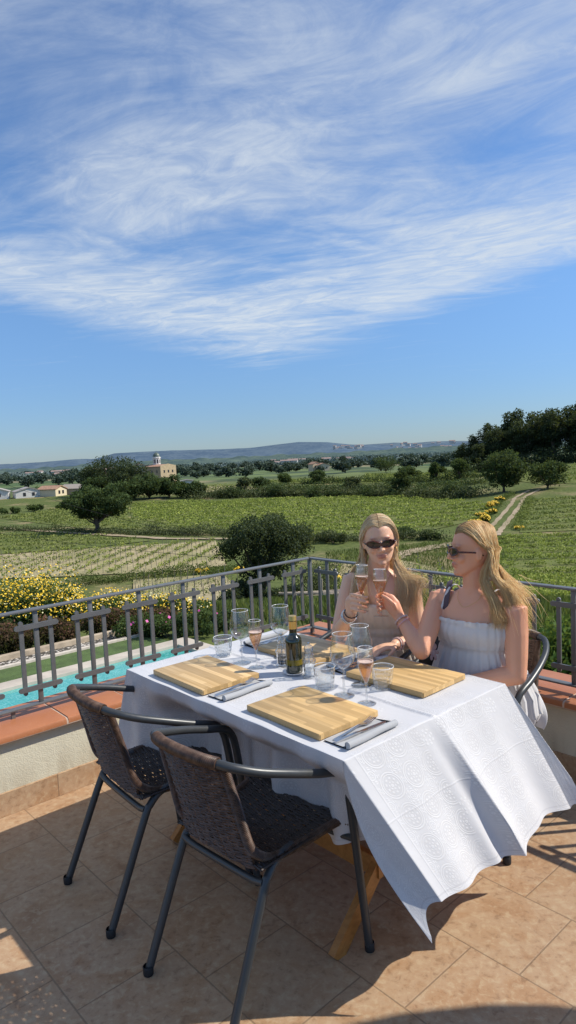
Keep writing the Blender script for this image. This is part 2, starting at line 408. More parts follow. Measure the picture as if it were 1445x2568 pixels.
def hairm(name, dark, mid, light):
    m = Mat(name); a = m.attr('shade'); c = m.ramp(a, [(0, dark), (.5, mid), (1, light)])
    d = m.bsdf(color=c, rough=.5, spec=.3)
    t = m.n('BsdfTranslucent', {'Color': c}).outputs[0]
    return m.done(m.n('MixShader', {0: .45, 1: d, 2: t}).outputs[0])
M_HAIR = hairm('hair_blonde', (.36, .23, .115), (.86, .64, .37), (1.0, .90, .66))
M_HAIR2 = hairm('hair_golden', (.34, .20, .09), (.86, .58, .27), (1.0, .86, .54))
def glassm(name, tint=(.93, .945, .945), refl=1.0, bumps=None, ior=1.45):
    m = Mat(name)
    nrm = None
    if bumps:
        vo = m.n('TexVoronoi', {'Vector': m.vmath('MULTIPLY', m.co(), (1, 1, .7)), 'Scale': bumps, 'Randomness': .25}).outputs['Distance']
        nrm = m.bump(vo, .9, .006)
    gl = m.n('BsdfGlossy', {'Color': (1, 1, 1, 1), 'Roughness': .03})
    lw = m.n('LayerWeight', {'Blend': .35})
    if nrm:
        for nd in (gl, lw): m.t.links.new(nrm, nd.inputs['Normal'])
    tr = m.n('BsdfTransparent', {'Color': m.mix(m.math('POWER', lw.outputs['Facing'], 1.6), tint, tuple(q * .62 for q in tint))})
    return m.done(m.n('MixShader', {0: m.math('MULTIPLY', m.math('ADD', .09, m.math('MULTIPLY', m.math('POWER', lw.outputs['Facing'], 1.8), .80)), refl, clamp=True), 1: tr.outputs[0], 2: gl.outputs[0]}).outputs[0])
M_GLASS = glassm('clear_glass'); M_TUMBLER = glassm('dimpled_glass', (.91, .93, .935), 1.5, 95)
def liquid():
    m = Mat('rose_wine'); z = m.n('SeparateXYZ', {0: m.co()}).outputs[2]
    bub = m.n('TexVoronoi', {'Vector': m.co(), 'Scale': 420}).outputs['Distance']
    tr = m.n('BsdfTransparent', {'Color': (.97, .74, .57, 1)}).outputs[0]
    d = m.bsdf(color=(.72, .33, .17), rough=.15, trans=.0)
    mx = m.n('MixShader', {0: m.math('ADD', .22, m.math('MULTIPLY', m.step(bub, .22, .1), .3)), 1: tr, 2: d}).outputs[0]
    return m.done(mx)
M_WINE = liquid()
M_FOAM = simple('wine_foam', (.85, .62, .52), .5)
M_STEEL = simple('cutlery_steel', (.62, .62, .63), .18, metal=1.0, var=.05)
M_BOTTLE = simple('oil_bottle_glass', (.012, .016, .004), .06, spec=.8, coat=.6)
M_OIL = simple('oil_band', (.16, .12, .01), .1)
M_GOLD = simple('gold_foil', (.62, .40, .12), .32, metal=.7, var=.1, bumps=.15, bscale=60)
M_CERAMIC = simple('white_ceramic', (.82, .82, .83), .2, var=.03)
M_PEPPER = simple('peppercorns', (.03, .026, .024), .8, var=.6, nscale=160, bumps=1, bscale=260, bdist=.004)
M_SALT = simple('salt', (.82, .82, .82), .8, var=.05, bumps=.5, bscale=400)
M_TORTOISE = Mat('tortoiseshell'); _n = M_TORTOISE.noise(M_TORTOISE.co(), 60, 3)
M_TORTOISE = M_TORTOISE.done(M_TORTOISE.bsdf(color=M_TORTOISE.ramp(_n, [(.4, (.02, .006, .005)), (.6, (.16, .035, .015))]), rough=.15, coat=.5))
M_LENS = simple('dark_lens', (.02, .014, .013), .04, spec=.8, var=.02)
M_LEATHER = simple('black_leather', (.012, .011, .012), .4, bumps=.3, bscale=120)
M_STRAP = simple('strap_plum', (.075, .045, .055), .5, bumps=.3, bscale=200)
M_CHARM = simple('charm_pink', (.72, .46, .42), .5)
M_SILVER = simple('silver', (.68, .67, .65), .2, metal=1.0)
M_BEAD = simple('beads_pale', (.74, .55, .50), .35, var=.3, nscale=90)
M_BLACKBAND = simple('black_band', (.015, .014, .016), .5)
M_INK = simple('white_print', (.85, .85, .85), .6, var=.02)
# ------------------------------------------------------------------ camera, sky, sun
cam = bpy.data.cameras.new('camera'); co = bpy.data.objects.new('camera', cam); COL.objects.link(co); SC.camera = co
cam.sensor_fit = 'VERTICAL'; cam.sensor_height = 36; cam.sensor_width = 36; cam.lens = 1702.65 / 2568 * 36
cam.clip_start = .05; cam.clip_end = 40000
_ro = .045; _th = R(4.7392)
_d = V((math.sin(_ro), math.cos(_ro), 0)); _z = V((0, 0, 1))
_down = _d * math.cos(_th) + _z * math.sin(_th); _fwd = _z * math.cos(_th) - _d * math.sin(_th); _up = -_down; _right = _fwd.cross(_up)
def c2w(q): return V((_right.dot(q), _fwd.dot(q), _up.dot(q)))
X = c2w(V((1, 0, 0))); Y = c2w(V((0, -1, 0))); Z = c2w(V((0, 0, -1)))
co.matrix_world = Matrix(((X.x, Y.x, Z.x, 0), (X.y, Y.y, Z.y, 0), (X.z, Y.z, Z.z, 1.6), (0, 0, 0, 1)))

SUN_EL, SUN_AZ = R(43.2), math.atan2(.997, .076)          # from the right, a little ahead
sd = V((math.sin(SUN_AZ) * math.cos(SUN_EL), math.cos(SUN_AZ) * math.cos(SUN_EL), math.sin(SUN_EL)))
sl = bpy.data.lights.new('sun', 'SUN'); sl.energy = 5.3; sl.angle = R(.5); sl.color = (1, .93, .82)
so = bpy.data.objects.new('sun', sl); COL.objects.link(so); so.rotation_euler = sd.to_track_quat('Z', 'Y').to_euler(); so.location = (20, 3, 20)

SC.render.engine = 'CYCLES'; SC.cycles.transparent_max_bounces = 40; SC.cycles.max_bounces = 12
SC.view_settings.view_transform = 'Standard'; SC.view_settings.look = 'None'; SC.view_settings.exposure = 0; SC.view_settings.gamma = 1.0
W = bpy.data.worlds.new('World'); SC.world = W; W.use_nodes = True
class WM(Mat):
    def __init__(s): s.t = W.node_tree; s.t.nodes.clear(); s.out = s.t.nodes.new('ShaderNodeOutputWorld')
w = WM()
sky = w.n('TexSky', sky_type='NISHITA', sun_disc=False, sun_elevation=SUN_EL, sun_rotation=SUN_AZ, altitude=100, air_density=1.15, dust_density=.12, ozone_density=3.5)
dirv = w.co('Generated'); sp = w.n('SeparateXYZ', {0: dirv}); dx, dy, dz = sp.outputs
zc = w.math('MAXIMUM', dz, .02)
pl = w.n('CombineXYZ', {0: w.math('DIVIDE', dx, zc), 1: w.math('DIVIDE', dy, zc), 2: 0.0}).outputs[0]     # cloud layer plane
az = w.math('ARCTAN2', dx, dy)
el = w.math('DIVIDE', dz, w.math('MAXIMUM', w.math('SQRT', w.math('ADD', w.math('MULTIPLY', dx, dx), w.math('MULTIPLY', dy, dy))), .01))
warp = w.n('TexNoise', {'Vector': pl, 'Scale': .32, 'Detail': 3, 'Roughness': .5}).outputs['Color']
plw = w.vmath('ADD', pl, w.scl(w.vmath('SUBTRACT', warp, (.5, .5, .5)), 1.7))
def streak(ang, sx, sy, scale, det, rough, dist):
    r_ = w.n('VectorRotate', {'Vector': plw, 'Angle': R(ang)}, rotation_type='Z_AXIS').outputs[0]
    return w.noise(w.vmath('MULTIPLY', r_, (sx, sy, 1)), scale, det, rough, dist)
n1 = streak(10, .50, .95, .85, 6, .50, .4)                 # broad bands
n2 = streak(17, .55, 1.6, 1.5, 12, .66, .8)               # fibres
n3 = streak(-26, .8, 1.6, 1.3, 10, .64, 1.0)
n4 = streak(30, .9, 1.5, 3.4, 9, .68, 1.2)                # crossing wisps
den = w.math('ADD', w.math('MULTIPLY', n1, .66), w.math('ADD', w.math('MULTIPLY', n2, .30), w.math('MULTIPLY', n3, .20)))
edge = w.math('ADD', .122, w.math('MULTIPLY', w.math('ABSOLUTE', w.math('ADD', az, .03)), .25))
edge = w.math('ADD', edge, w.math('ADD', w.math('MULTIPLY', w.math('SUBTRACT', n1, .5), .07), w.math('MULTIPLY', w.math('SUBTRACT', n2, .5), .09)))
above = w.step(w.math('SUBTRACT', el, edge), -.006, .045)
lowb = w.math('MULTIPLY', w.step(w.math('SUBTRACT', el, edge), .22, .03), w.math('ADD', .085, w.math('MULTIPLY', az, .10)))
upl = w.math('MULTIPLY', w.step(el, .34, .70), w.math('SUBTRACT', .055, w.math('MULTIPLY', az, .10)))
cm = w.step(w.math('ADD', den, w.math('ADD', lowb, upl)), .475, .72)
cloud = w.math('MULTIPLY', w.math('MULTIPLY', w.math('MULTIPLY', cm, above), w.math('ADD', .50, w.math('MULTIPLY', w.step(n4, .30, .70), .5))), .92)
wisp = w.math('MULTIPLY', w.math('MULTIPLY', w.step(n2, .58, .80), w.step(el, .07, .12)), .18)
cloud = w.math('MAXIMUM', cloud, wisp)
ccol = w.mix(w.step(el, .16, .55), (5.0, 5.45, 5.9), (4.3, 4.85, 5.6))
hz = w.step(el, .30, .0)
skyc = w.mix(1.0, sky.outputs[0], w.mix(hz, (.66, .82, 1.02), (.40, .545, .84)), 'MULTIPLY')
mixc = w.mix(cloud, skyc, ccol)
bg = w.n('Background', {'Color': mixc, 'Strength': .142})
w.t.links.new(bg.outputs[0], w.out.inputs['Surface'])

# ------------------------------------------------------------------ terrain
def terrain():
    az = np.concatenate([np.linspace(-math.pi, -.62, 60, endpoint=False), np.linspace(-.62, .62, 160), np.linspace(.62, math.pi, 60)[1:-1]])
    rr = np.concatenate([np.linspace(3.0, 14, 12), np.linspace(15, 70, 45), np.geomspace(73, 14000, 90)])
    vs = []; fs = []; m = len(az)
    for r in rr:
        x = r * np.sin(az); y = r * np.cos(az); vs += list(zip(x, y, hgt(x, y)))
    for i in range(len(rr) - 1):
        for k in range(m):
            fs.append((i * m + k, i * m + (k + 1) % m, (i + 1) * m + (k + 1) % m, (i + 1) * m + k))
    b = MB(); b.add(vs, fs); return b
struct(terrain().build('terrain', M_TERRAIN))

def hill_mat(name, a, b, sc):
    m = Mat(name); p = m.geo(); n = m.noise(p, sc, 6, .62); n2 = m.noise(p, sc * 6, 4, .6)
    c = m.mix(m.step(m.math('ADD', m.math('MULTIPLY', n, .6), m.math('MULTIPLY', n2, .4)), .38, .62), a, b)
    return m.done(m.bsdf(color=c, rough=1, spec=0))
def ridge(name, dist, pts, mat, base=-40, depth=900, seed=1):
    rg = np.random.default_rng(seed); b = MB(); xs = np.linspace(-.9, .9, 220); rows = []
    px = [p[0] for p in pts]; pz = [p[1] for p in pts]
    zt = np.interp(xs, px, pz)
    for k in (3, 9, 23, 47):
        zt = zt + (dist / 5000) * 16 / k * np.sin(xs * k * 6 + rg.uniform(0, 6)) * .5
    for f in (-1.6, -1.0, -.6, -.25, 0, .3, 1.0):
        row = []
        for i, a in enumerate(xs):
            d = dist + f * depth
            h = base + (zt[i] - base) * max(0, 1 - abs(f) ** 1.25 * (.62 if f < 0 else 1)) + (10 * math.sin(i * .9 + f * 7) * (1 if f else 0))
            row.append((a * d, d, h))
        rows.append(row)
    b.loft(rows, cap=False, closed=False)
    struct(b.build(name, mat, ang=0)); 
# x = tan(azimuth), z = crest height
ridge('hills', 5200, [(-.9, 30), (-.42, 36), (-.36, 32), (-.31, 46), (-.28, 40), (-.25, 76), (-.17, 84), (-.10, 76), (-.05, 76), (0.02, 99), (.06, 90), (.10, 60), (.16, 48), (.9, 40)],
      hill_mat('hill_near', (.075, .115, .165), (.120, .165, .205), .006), depth=700, seed=3)  # bluish tones: aerial haze is put into the hill colour
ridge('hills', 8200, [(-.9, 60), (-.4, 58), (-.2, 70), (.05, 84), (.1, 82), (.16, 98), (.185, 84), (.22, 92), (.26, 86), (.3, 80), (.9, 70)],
      hill_mat('hill_far', (.085, .125, .165), (.13, .17, .20), .004), depth=900, seed=9)  # aerial haze painted in as a grey-blue base colour
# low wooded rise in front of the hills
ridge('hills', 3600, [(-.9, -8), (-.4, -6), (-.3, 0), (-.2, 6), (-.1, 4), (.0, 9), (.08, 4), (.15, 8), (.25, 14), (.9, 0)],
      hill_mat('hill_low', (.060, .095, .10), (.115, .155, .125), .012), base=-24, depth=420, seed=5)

# ------------------------------------------------------------------ fields, tracks (sheets on the terrain)
def sheet(name, poly, mat, lift=.06, step=4.0, kind='structure'):
    """polygon draped on the terrain"""
    bm = bmesh.new(); vs = [bm.verts.new((x, y, 0)) for x, y in poly]; bm.faces.new(vs)
    xs = [p[0] for p in poly]; ys = [p[1] for p in poly]
    for ax, lo, hi in ((0, min(xs), max(xs)), (1, min(ys), max(ys))):
        k = lo + step
        while k < hi:
            bmesh.ops.bisect_plane(bm, geom=bm.verts[:] + bm.edges[:] + bm.faces[:], plane_co=(k, k, 0), plane_no=(1, 0, 0) if ax == 0 else (0, 1, 0)); k += step
    for q in bm.verts: q.co.z = gz(q.co.x, q.co.y) + lift
    b = MB(); bm.verts.index_update(); b.add([q.co.copy() for q in bm.verts], [tuple(q.index for q in f.verts) for f in bm.faces]); bm.free()
    o = b.build(name, mat, ang=0); o['kind'] = kind; return o
def ribbon(name, pts, wid, mat, lift=.12, sub=8):
    P = [V((*p, 0)) for p in pts]; Q = []
    for i in range(len(P) - 1):
        for k in range(sub): Q.append(P[i].lerp(P[i + 1], k / sub))
    Q.append(P[-1]); rows = []
    for i, q in enumerate(Q):
        t = (Q[min(i + 1, len(Q) - 1)] - Q[max(i - 1, 0)]).normalized(); s = V((t.y, -t.x, 0))
        ww = wid * (1 + .22 * math.sin(i * 1.7)); row = []
        for f in (-.5, -.17, .17, .5):
            c = q + s * (f * ww); row.append((c.x, c.y, gz(c.x, c.y) + lift))
        rows.append(row)
    b = MB(); b.loft(rows, cap=False, closed=False); return struct(b.build(name, mat, ang=0))
PA = [(-46.1, 198.6), (-2.4, 189), (29.6, 172.9), (41.4, 131.8), (32.1, 112.9), (16.3, 97.1), (4.5, 101.7), (-13.6, 112.5), (-34.2, 147.9)]
PAL = [(-71, 166.9), (-64.7, 190), (-46.8, 198.6), (-35, 147.9), (-15, 113.5), (-39.6, 128.2)]
PB = [(-55.2, 124.5), (-37.7, 117), (-21, 103.4), (-27.9, 97.8), (-41.7, 93.5)]
PC = [(-44, 92.3), (-26.4, 96.6), (-11, 100.6), (-7.1, 75.9), (-12.4, 73.5), (-24.8, 73.2), (-36.7, 74.2)]
PD = [(32, 93.5), (46, 131), (62, 131), (46, 91.5)]
PE = [(27.0, 90.5), (46, 87.6), (26, 36.1), (10.5, 34), (17.6, 62)]
PF = [(4.4, 74), (12, 75), (16.5, 64), (10, 36), (2.7, 40.6)]
PG = [(-16.2, 69), (-7.1, 70.2), (-4.7, 60.9), (-4.8, 46.4), (-11.5, 47.9)]
PT1 = [(-20, 295), (8, 290), (40, 262), (34, 236), (2, 262)]; PT2 = [(38, 330), (75, 262), (60, 215), (40, 238), (30, 262)]; PT3 = [(62, 206), (95, 196), (80, 150), (60, 158)]
PK = [(-38, 268), (-8, 250), (-12, 226), (-36, 236)]
for nm, pl_, mt in (('field', PA, M_SOILG), ('field', PAL, M_SOILG), ('field', PB, M_SOILG), ('field', PC, M_SOIL), ('field', PD, M_SOILG), ('field', PE, M_SOILG), ('field', PF, M_SOIL), ('field', PG, M_SOIL), ('field', PT1, M_SOILG), ('field', PT2, M_SOILG), ('field', PT3, M_SOILG), ('field', PK, M_SOIL)):
    sheet(nm, pl_, mt, .10 if pl_ not in (PAL,) else .08)
ribbon('dirt_road', [(28.4, 92), (30.9, 98.2), (36.6, 111.1), (45.2, 130.5), (48.6, 139), (56, 150)], 0.8, M_TRACK)
ribbon('dirt_road', [(26.4, 92), (28.9, 98.2), (34.6, 111.1), (43.2, 130.5), (46.6, 139), (54, 151)], 0.75, M_TRACK)
ribbon('dirt_track', [(10.2, 73), (12.6, 78.4), (16.2, 82.4), (21.7, 86.4), (27, 91)], 2.6, M_TRACK)
ribbon('dirt_track', [(-58.3, 136), (-38.3, 119), (-28.5, 112), (-19.2, 105.2), (-9.4, 102.3), (4, 97)], 1.7, M_TRACK, .14)
ribbon('dirt_track', [(-1, 45), (3.2, 50), (6, 62), (10.2, 73)], 1.4, M_TRACK)

def inside(P, poly):
    x, y = P[:, 0], P[:, 1]; r = np.zeros(len(P), bool); n = len(poly); j = n - 1
    for i in range(n):
        xi, yi = poly[i]; xj, yj = poly[j]
        c = ((yi > y) != (yj > y)) & (x < (xj - xi) * (y - yi) / (yj - yi + 1e-12) + xi); r ^= c; j = i
    return r
def vines(label, poly, ang, gap, per_m, leaf, hgt_, mat, seed, miss=.08, wid=.28, plantgap=1.0, clump=1.0):
    rg = np.random.default_rng(seed); P = np.array(poly); c = P.mean(0); rad = np.abs(P - c).max() * 1.5
    d = np.array([math.cos(R(ang)), math.sin(R(ang))]); nn = np.array([-d[1], d[0]]); C = []; S = []
    for k in range(int(-rad / gap), int(rad / gap) + 1):
        t = np.arange(-rad, rad, plantgap) + rg.uniform(-.1, .1)
        t = t[rg.random(len(t)) > miss]
        base = c + nn * (k * gap) + d * t[:, None]
        base = base[inside(base, poly)]
        if not len(base): continue
        m = max(1, int(per_m * plantgap)); vig = rg.uniform(.6, 1.15, len(base))
        q = np.repeat(base, m, 0); vg = np.repeat(vig, m)
        off = rg.normal(size=(len(q), 2)) * np.array([plantgap * .33 * clump, wid])
        q = q + off[:, :1] * d + off[:, 1:] * nn
        h = hgt_ * vg * rg.uniform(.25, 1.05, len(q))
        z = hgt(q[:, 0], q[:, 1]) + .1 + h
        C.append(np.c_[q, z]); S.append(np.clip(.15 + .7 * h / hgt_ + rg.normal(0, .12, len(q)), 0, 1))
    C = np.concatenate(C); S = np.concatenate(S)
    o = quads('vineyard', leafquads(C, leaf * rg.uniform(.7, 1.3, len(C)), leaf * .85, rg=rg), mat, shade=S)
    return tag(o, label, 'vineyard', kind='stuff')
vines('broad bright green vineyard across the middle of the valley', PA, -4, 6.4, 30, .36, .62, M_VINE, 1, .01, .75)
vines('thin green vineyard strip left of the lone round tree', PAL, -7, 6.4, 22, .36, .55, M_VINE_B, 2, .03, .75)
vines('low green vineyard below the lone round tree', PB, -6, 4.8, 24, .30, .45, M_VINE_B, 3, .03, .55)
vines('sparse young vineyard on tan soil above the yellow flowers', PC, 82, 2.4, 22, .20, .62, M_VINE, 4, .06, .13, .9, .42)
vines('dull green vineyard on the slope right of the rutted road', PD, -3, 5.6, 26, .32, .55, M_VINE_B, 5, .03, .6)
vines('near green vineyard behind the right hand railing', PE, -2, 4.3, 90, .19, .62, M_VINE, 6, .02, .42)
vines('patchy vines on bare soil behind the women', PF, 80, 2.0, 22, .16, .9, M_VINE, 7, .15, .12, .9, .5)
vines('patchy vines left of the leaning pine', PG, 78, 2.0, 14, .15, .8, M_VINE_B, 8, .2, .12, .9, .5)
vines('hillside vineyard terrace beyond the scrub bank', PT1, -30, 3, 5, .55, 1.0, M_VINE_B, 9)
vines('far terrace of vines left of the pine hill', PT2, -40, 3, 5, .55, 1.0, M_VINE_B, 10)
vines('vine rows at the foot of the pine hill', PT3, -12, 3, 5, .5, 1.0, M_VINE_B, 12)
vines('pale vines beside the church knoll', PK, -25, 3, 4, .5, .9, M_VINE_B, 13)

# stakes of the sparse young vineyard
def stakes(label, poly, ang, gap, pg, h, seed):
    rg = np.random.default_rng(seed); P = np.array(poly); c = P.mean(0); rad = np.abs(P - c).max() * 1.5
    d = np.array([math.cos(R(ang)), math.sin(R(ang))]); nn = np.array([-d[1], d[0]]); B = []
    for k in range(int(-rad / gap), int(rad / gap) + 1):
        t = np.arange(-rad, rad, pg); b = c + nn * (k * gap) + d * t[:, None]; B.append(b[inside(b, poly)])
    B = np.concatenate(B); z = hgt(B[:, 0], B[:, 1]); m = MB()
    for (x, y), zz in zip(B, z):
        r = .028; hh = h * rg.uniform(.85, 1.1); lx, ly = rg.normal(0, .03, 2)
        m.add([(x - r, y, zz), (x + r, y - r, zz), (x, y + r, zz), (x - r + lx, y + ly, zz + hh), (x + r + lx, y - r + ly, zz + hh), (x + lx, y + r + ly, zz + hh)], [(0, 1, 4, 3), (1, 2, 5, 4), (2, 0, 3, 5), (3, 4, 5)])
    return tag(m.build('vine_stakes', M_STAKE, smooth=False), label, 'vine stakes', kind='stuff')
M_STAKE = simple('grey_stake', (.30, .26, .20), .9, var=.3)
stakes('thin wooden stakes in the sparse tan vineyard', PC, 78, 2.2, 1.5, 1.15, 1)
stakes('thin wooden stakes among patchy vines behind the women', PF, 80, 2.0, 1.8, 1.2, 2)
stakes('thin wooden stakes among vines left of the leaning pine', PG, 78, 2.0, 1.8, 1.2, 3)
# ------------------------------------------------------------------ garden below the terrace
W0 = V((-1.388, 3.003, 0)); R0 = V((1.29, 3.147, 0)); CORN = V((.167, 4.397, 0))
R0 = CORN + VV * 1.9
def gp(a, n, z): q = W0 + U * a + NL * n; return (q.x, q.y, z)
def strip(name, a0, a1, n0, n1, z, mat, th=0, smooth=False):
    b = MB(); k = max(1, int((a1 - a0) / 1.0)); 
    top = [[gp(a0 + (a1 - a0) * i / k, n0, z), gp(a0 + (a1 - a0) * i / k, n1, z)] for i in range(k + 1)]
    if th:
        rows = [[gp(a0 + (a1 - a0) * i / k, n0, z - th), gp(a0 + (a1 - a0) * i / k, n0, z), gp(a0 + (a1 - a0) * i / k, n1, z), gp(a0 + (a1 - a0) * i / k, n1, z - th)] for i in range(k + 1)]
        b.loft(rows, cap=True, closed=True)
    else: b.loft(top, cap=False, closed=False)
    return struct(b.build(name, mat, smooth=False))
def pool_mat():
    m = Mat('pool_water'); p = m.geo(); n = m.noise(p, 3.0, 4, .5, .8); n2 = m.noise(p, 11, 3, .5, 1.0)
    a = m.vmath('DOT_PRODUCT', p, tuple(U)); b = m.vmath('DOT_PRODUCT', p, tuple(NL))
    fa = m.math('ABSOLUTE', m.math('SUBTRACT', m.math('FRACT', m.math('MULTIPLY', a, 6.0)), .5)); fb = m.math('ABSOLUTE', m.math('SUBTRACT', m.math('FRACT', m.math('MULTIPLY', b, 6.0)), .5))
    g = m.step(m.math('MAXIMUM', fa, fb), .42, .49)
    c = m.mix(n, (.03, .28, .25), (.075, .42, .37)); c = m.mix(m.math('MULTIPLY', g, .35), c, (.14, .52, .46))
    ca = m.math('MULTIPLY', m.step(m.math('ABSOLUTE', m.math('SUBTRACT', n2, .5)), .05, .0), .35)  # bright caustic lines of light painted into the water colour
    c = m.mix(ca, c, (.40, .75, .72))
    return m.done(m.bsdf(color=c, rough=.06, normal=m.bump(n2, .12, .03)))
M_PAVER = simple('pale_paving', (.50, .44, .36), .85, var=.14, nscale=2.5, bumps=.3, bscale=30)
M_TURF = simple('artificial_turf', (.085, .135, .035), .9, var=.25, nscale=3, bumps=.8, bscale=90, bdist=.02)
M_GRAVEL = Mat('gravel')
def _gr():
    m = M_GRAVEL; p = m.geo(); vo = m.n('TexVoronoi', {'Vector': p, 'Scale': 17})
    k = m.n('SeparateColor', {0: vo.outputs['Color']}).outputs[0]
    c = m.ramp(k, [(0, (.16, .14, .11)), (.35, (.42, .38, .32)), (.7, (.62, .57, .49)), (1, (.75, .71, .64))])
    c = m.mix(m.step(vo.outputs['Distance'], .32, .55), c, (.07, .06, .045))
    return m.done(m.bsdf(color=c, rough=.9, normal=m.bump(m.math('SUBTRACT', 1.0, vo.outputs['Distance']), .8, .04)))
_gr(); M_GRAVEL = M_GRAVEL.m
M_BOARD = simple('edging_stone', (.46, .37, .26), .85, var=.2, nscale=5, bumps=.3)
M_BOARD2 = simple('pale_kerb', (.60, .53, .44), .85, var=.1, bumps=.2)
strip('pool_water', -9, 5.95, 3.4, 7.90, -2.0 + .02, pool_mat())
strip('pool_coping', -9, 6.35, 7.90, 8.26, -2.0 + .07, M_PAVER, .12)
strip('pool_coping', 5.95, 6.35, 3.2, 7.898, -2.0 + .07, M_PAVER, .12)
strip('lawn', -9, 6.0, 8.26, 9.09, -2.0 + .05, M_TURF)
strip('kerb', -9, 6.0, 9.09, 9.19, -2.0 + .09, M_BOARD2, .15)
strip('gravel_bed', -9, 5.7, 9.19, 9.60, -2.0 + .05, M_GRAVEL)
strip('kerb', -9, 5.8, 9.60, 9.74, -2.0 + .14, M_BOARD, .2)
# ------------------------------------------------------------------ terrace
def slab():
    b = MB(); c = CORN; p = [c, c - U * 4.2, c - U * 4.2 + VV * 6.5 * 1 - U * 0, c + VV * 6.5]
    p = [c, c - U * 6.2, c - U * 6.2 + VV * 7.2, c + VV * 7.2]
    b.add([(q.x, q.y, 0) for q in p] + [(q.x, q.y, -.25) for q in p], [(0, 1, 2, 3), (7, 6, 5, 4), (0, 4, 5, 1), (1, 5, 6, 2), (2, 6, 7, 3), (3, 7, 4, 0)])
    return struct(b.build('terrace_floor', M_TILE, smooth=False))
slab()
def parapet(name, label, org, along, out, a0, a1, skirt):
    """along: unit direction, out: unit outward; a measured from org"""
    q = lambda a, o, z: tuple(org + along * a + out * o + V((0, 0, z)))
    t = thing(name, label, 'parapet', tuple(org + along * ((a0 + a1) / 2)))
    b = MB(); b.loft([[q(a, 0, 0.0), q(a, 0, .347), q(a, .30, .347), q(a, .30, -2.3), q(a, .02, -2.3)] for a in (a0, a1)]); b.build('wall', M_STUCCO, t, False, True)
    b = MB(); b.loft([[q(a, -.010, .001), q(a, -.010, .110), q(a, -.004, .112), q(a, -.001, .112), q(a, -.001, .001)] for a in (a0, a1)]); b.build('skirting', skirt, t, False, True)
    # coping: bull-nosed terracotta tiles with mortar joints
    b = MB(); m = MB(); L = .336; k0 = math.floor(a0 / L); n = int(math.ceil((a1 - a0) / L)) + 1
    prof = [(-.035, .349), (-.040, .356), (-.040, .372), (-.036, .381), (-.026, .386), (.15, .388), (.33, .388), (.336, .380), (.336, .349)]
    for i in range(n):
        x0 = max(a0, (k0 + i) * L + .005); x1 = min(a1, (k0 + i + 1) * L - .005)
        if x1 - x0 < .02: continue
        dz = .0012 * math.sin(i * 3.7)
        b.loft([[q(x0, o, z + dz) for o, z in prof], [q(x1, o, z + dz) for o, z in prof]])
    m.loft([[q(a, o * .985, z - .003) for o, z in prof] for a in (a0 + .002, a1 - .002)])
    b.build('coping', M_TERRA, t, True, True, 30); m.build('mortar', M_MORTAR, t, True, True, 30)
    return t
parapet('parapet_wall', 'cream rendered parapet with terracotta coping left of the table', W0, U, NL, -4.2, (CORN - W0).dot(U) - .0, M_SKIRTL)
parapet('parapet_wall', 'shaded cream parapet with terracotta coping behind the women', CORN, VV, U, 0.002, 5.0, M_SKIRTR)
# corner coping block joins the two runs
b = MB(); t = thing('coping_corner', 'terracotta coping slabs at the outer corner under the railing post', 'coping', tuple(CORN + U * .17 + NL * .17))
for (a0, a1, n0, n1) in ((.005, .165, .0, .336), (.175, .336, .0, .336)):
    pts = [CORN + U * a + NL * n for a, n in ((a0, n0), (a1, n0), (a1, n1), (a0, n1))]
    b.loft([[(p.x, p.y, z) for p in pts] for z in (.349, .3865)])
b.build('slab', M_TERRA, t, False, True)
b = MB(); pts = [CORN + U * a + NL * n for a, n in ((.002, .002), (.334, .002), (.334, .334), (.002, .334))]
b.loft([[(p.x, p.y, z) for p in pts] for z in (-2.3, .384)]); b.build('mortar', M_MORTAR, t, False, True)
# ------------------------------------------------------------------ railings
RO = .15
RC = W0 + U * 2.175 + NL * RO
def railing(label, along, out, posts, a_end, rot):
    t = thing('railing', label, 'railing', (RC.x, RC.y, .386), rot)
    def q(a, o, z): return V((a, o, z - .386))
    sgn = 1
    M = None
    b = MB(); b.box(q(a_end / 2, 0, .902), (abs(a_end), .040, .012), bev=.003); b.build('top_rail', M_IRON, t, ang=30)
    b = MB(); b.box(q(a_end / 2, 0, .4285), (abs(a_end), .040, .010), bev=.003); b.build('bottom_rail', M_IRON, t, ang=30)
    for a in posts:
        b = MB(); b.box(q(a, 0, (.896 + .434) / 2), (.024, .012, .896 - .434), bev=.002); b.build('post', M_IRON, t, ang=30)
        for da in (-.074, .074):
            b = MB(); pr = []
            for k in range(9): an = math.pi * k / 8; pr.append((.0105 * math.cos(an), .842 + .0105 * math.sin(an)))
            for k in range(9): an = math.pi + math.pi * k / 8; pr.append((.0105 * math.cos(an), .492 + .0105 * math.sin(an)))
            b.loft([[q(a + da + x, -.005, z) for x, z in pr], [q(a + da + x, .005, z) for x, z in pr]]); b.build('bar', M_IRON, t, ang=30)
        for z0 in (.822, .513):
            b = MB(); pr = []
            for k in range(9): an = -math.pi / 2 + math.pi * k / 8; pr.append((.098 + .0125 * math.cos(an), z0 + .0125 * math.sin(an)))
            for k in range(9): an = math.pi / 2 + math.pi * k / 8; pr.append((-.098 + .0125 * math.cos(an), z0 + .0125 * math.sin(an)))
            face = -out
            b.loft([[q(a + x, face * .0075, z) for x, z in pr], [q(a + x, face * .0165, z) for x, z in pr]]); b.build('cross_bar', M_IRON, t, ang=30)
    k = 0
    for a in [x + (.142 if a_end > 0 else -.142) for x in posts][2::4]:
        b = MB(); b.box(q(a, 0, .405), (.018, .012, .040)); b.build('foot', M_IRON, t, False)
    return t
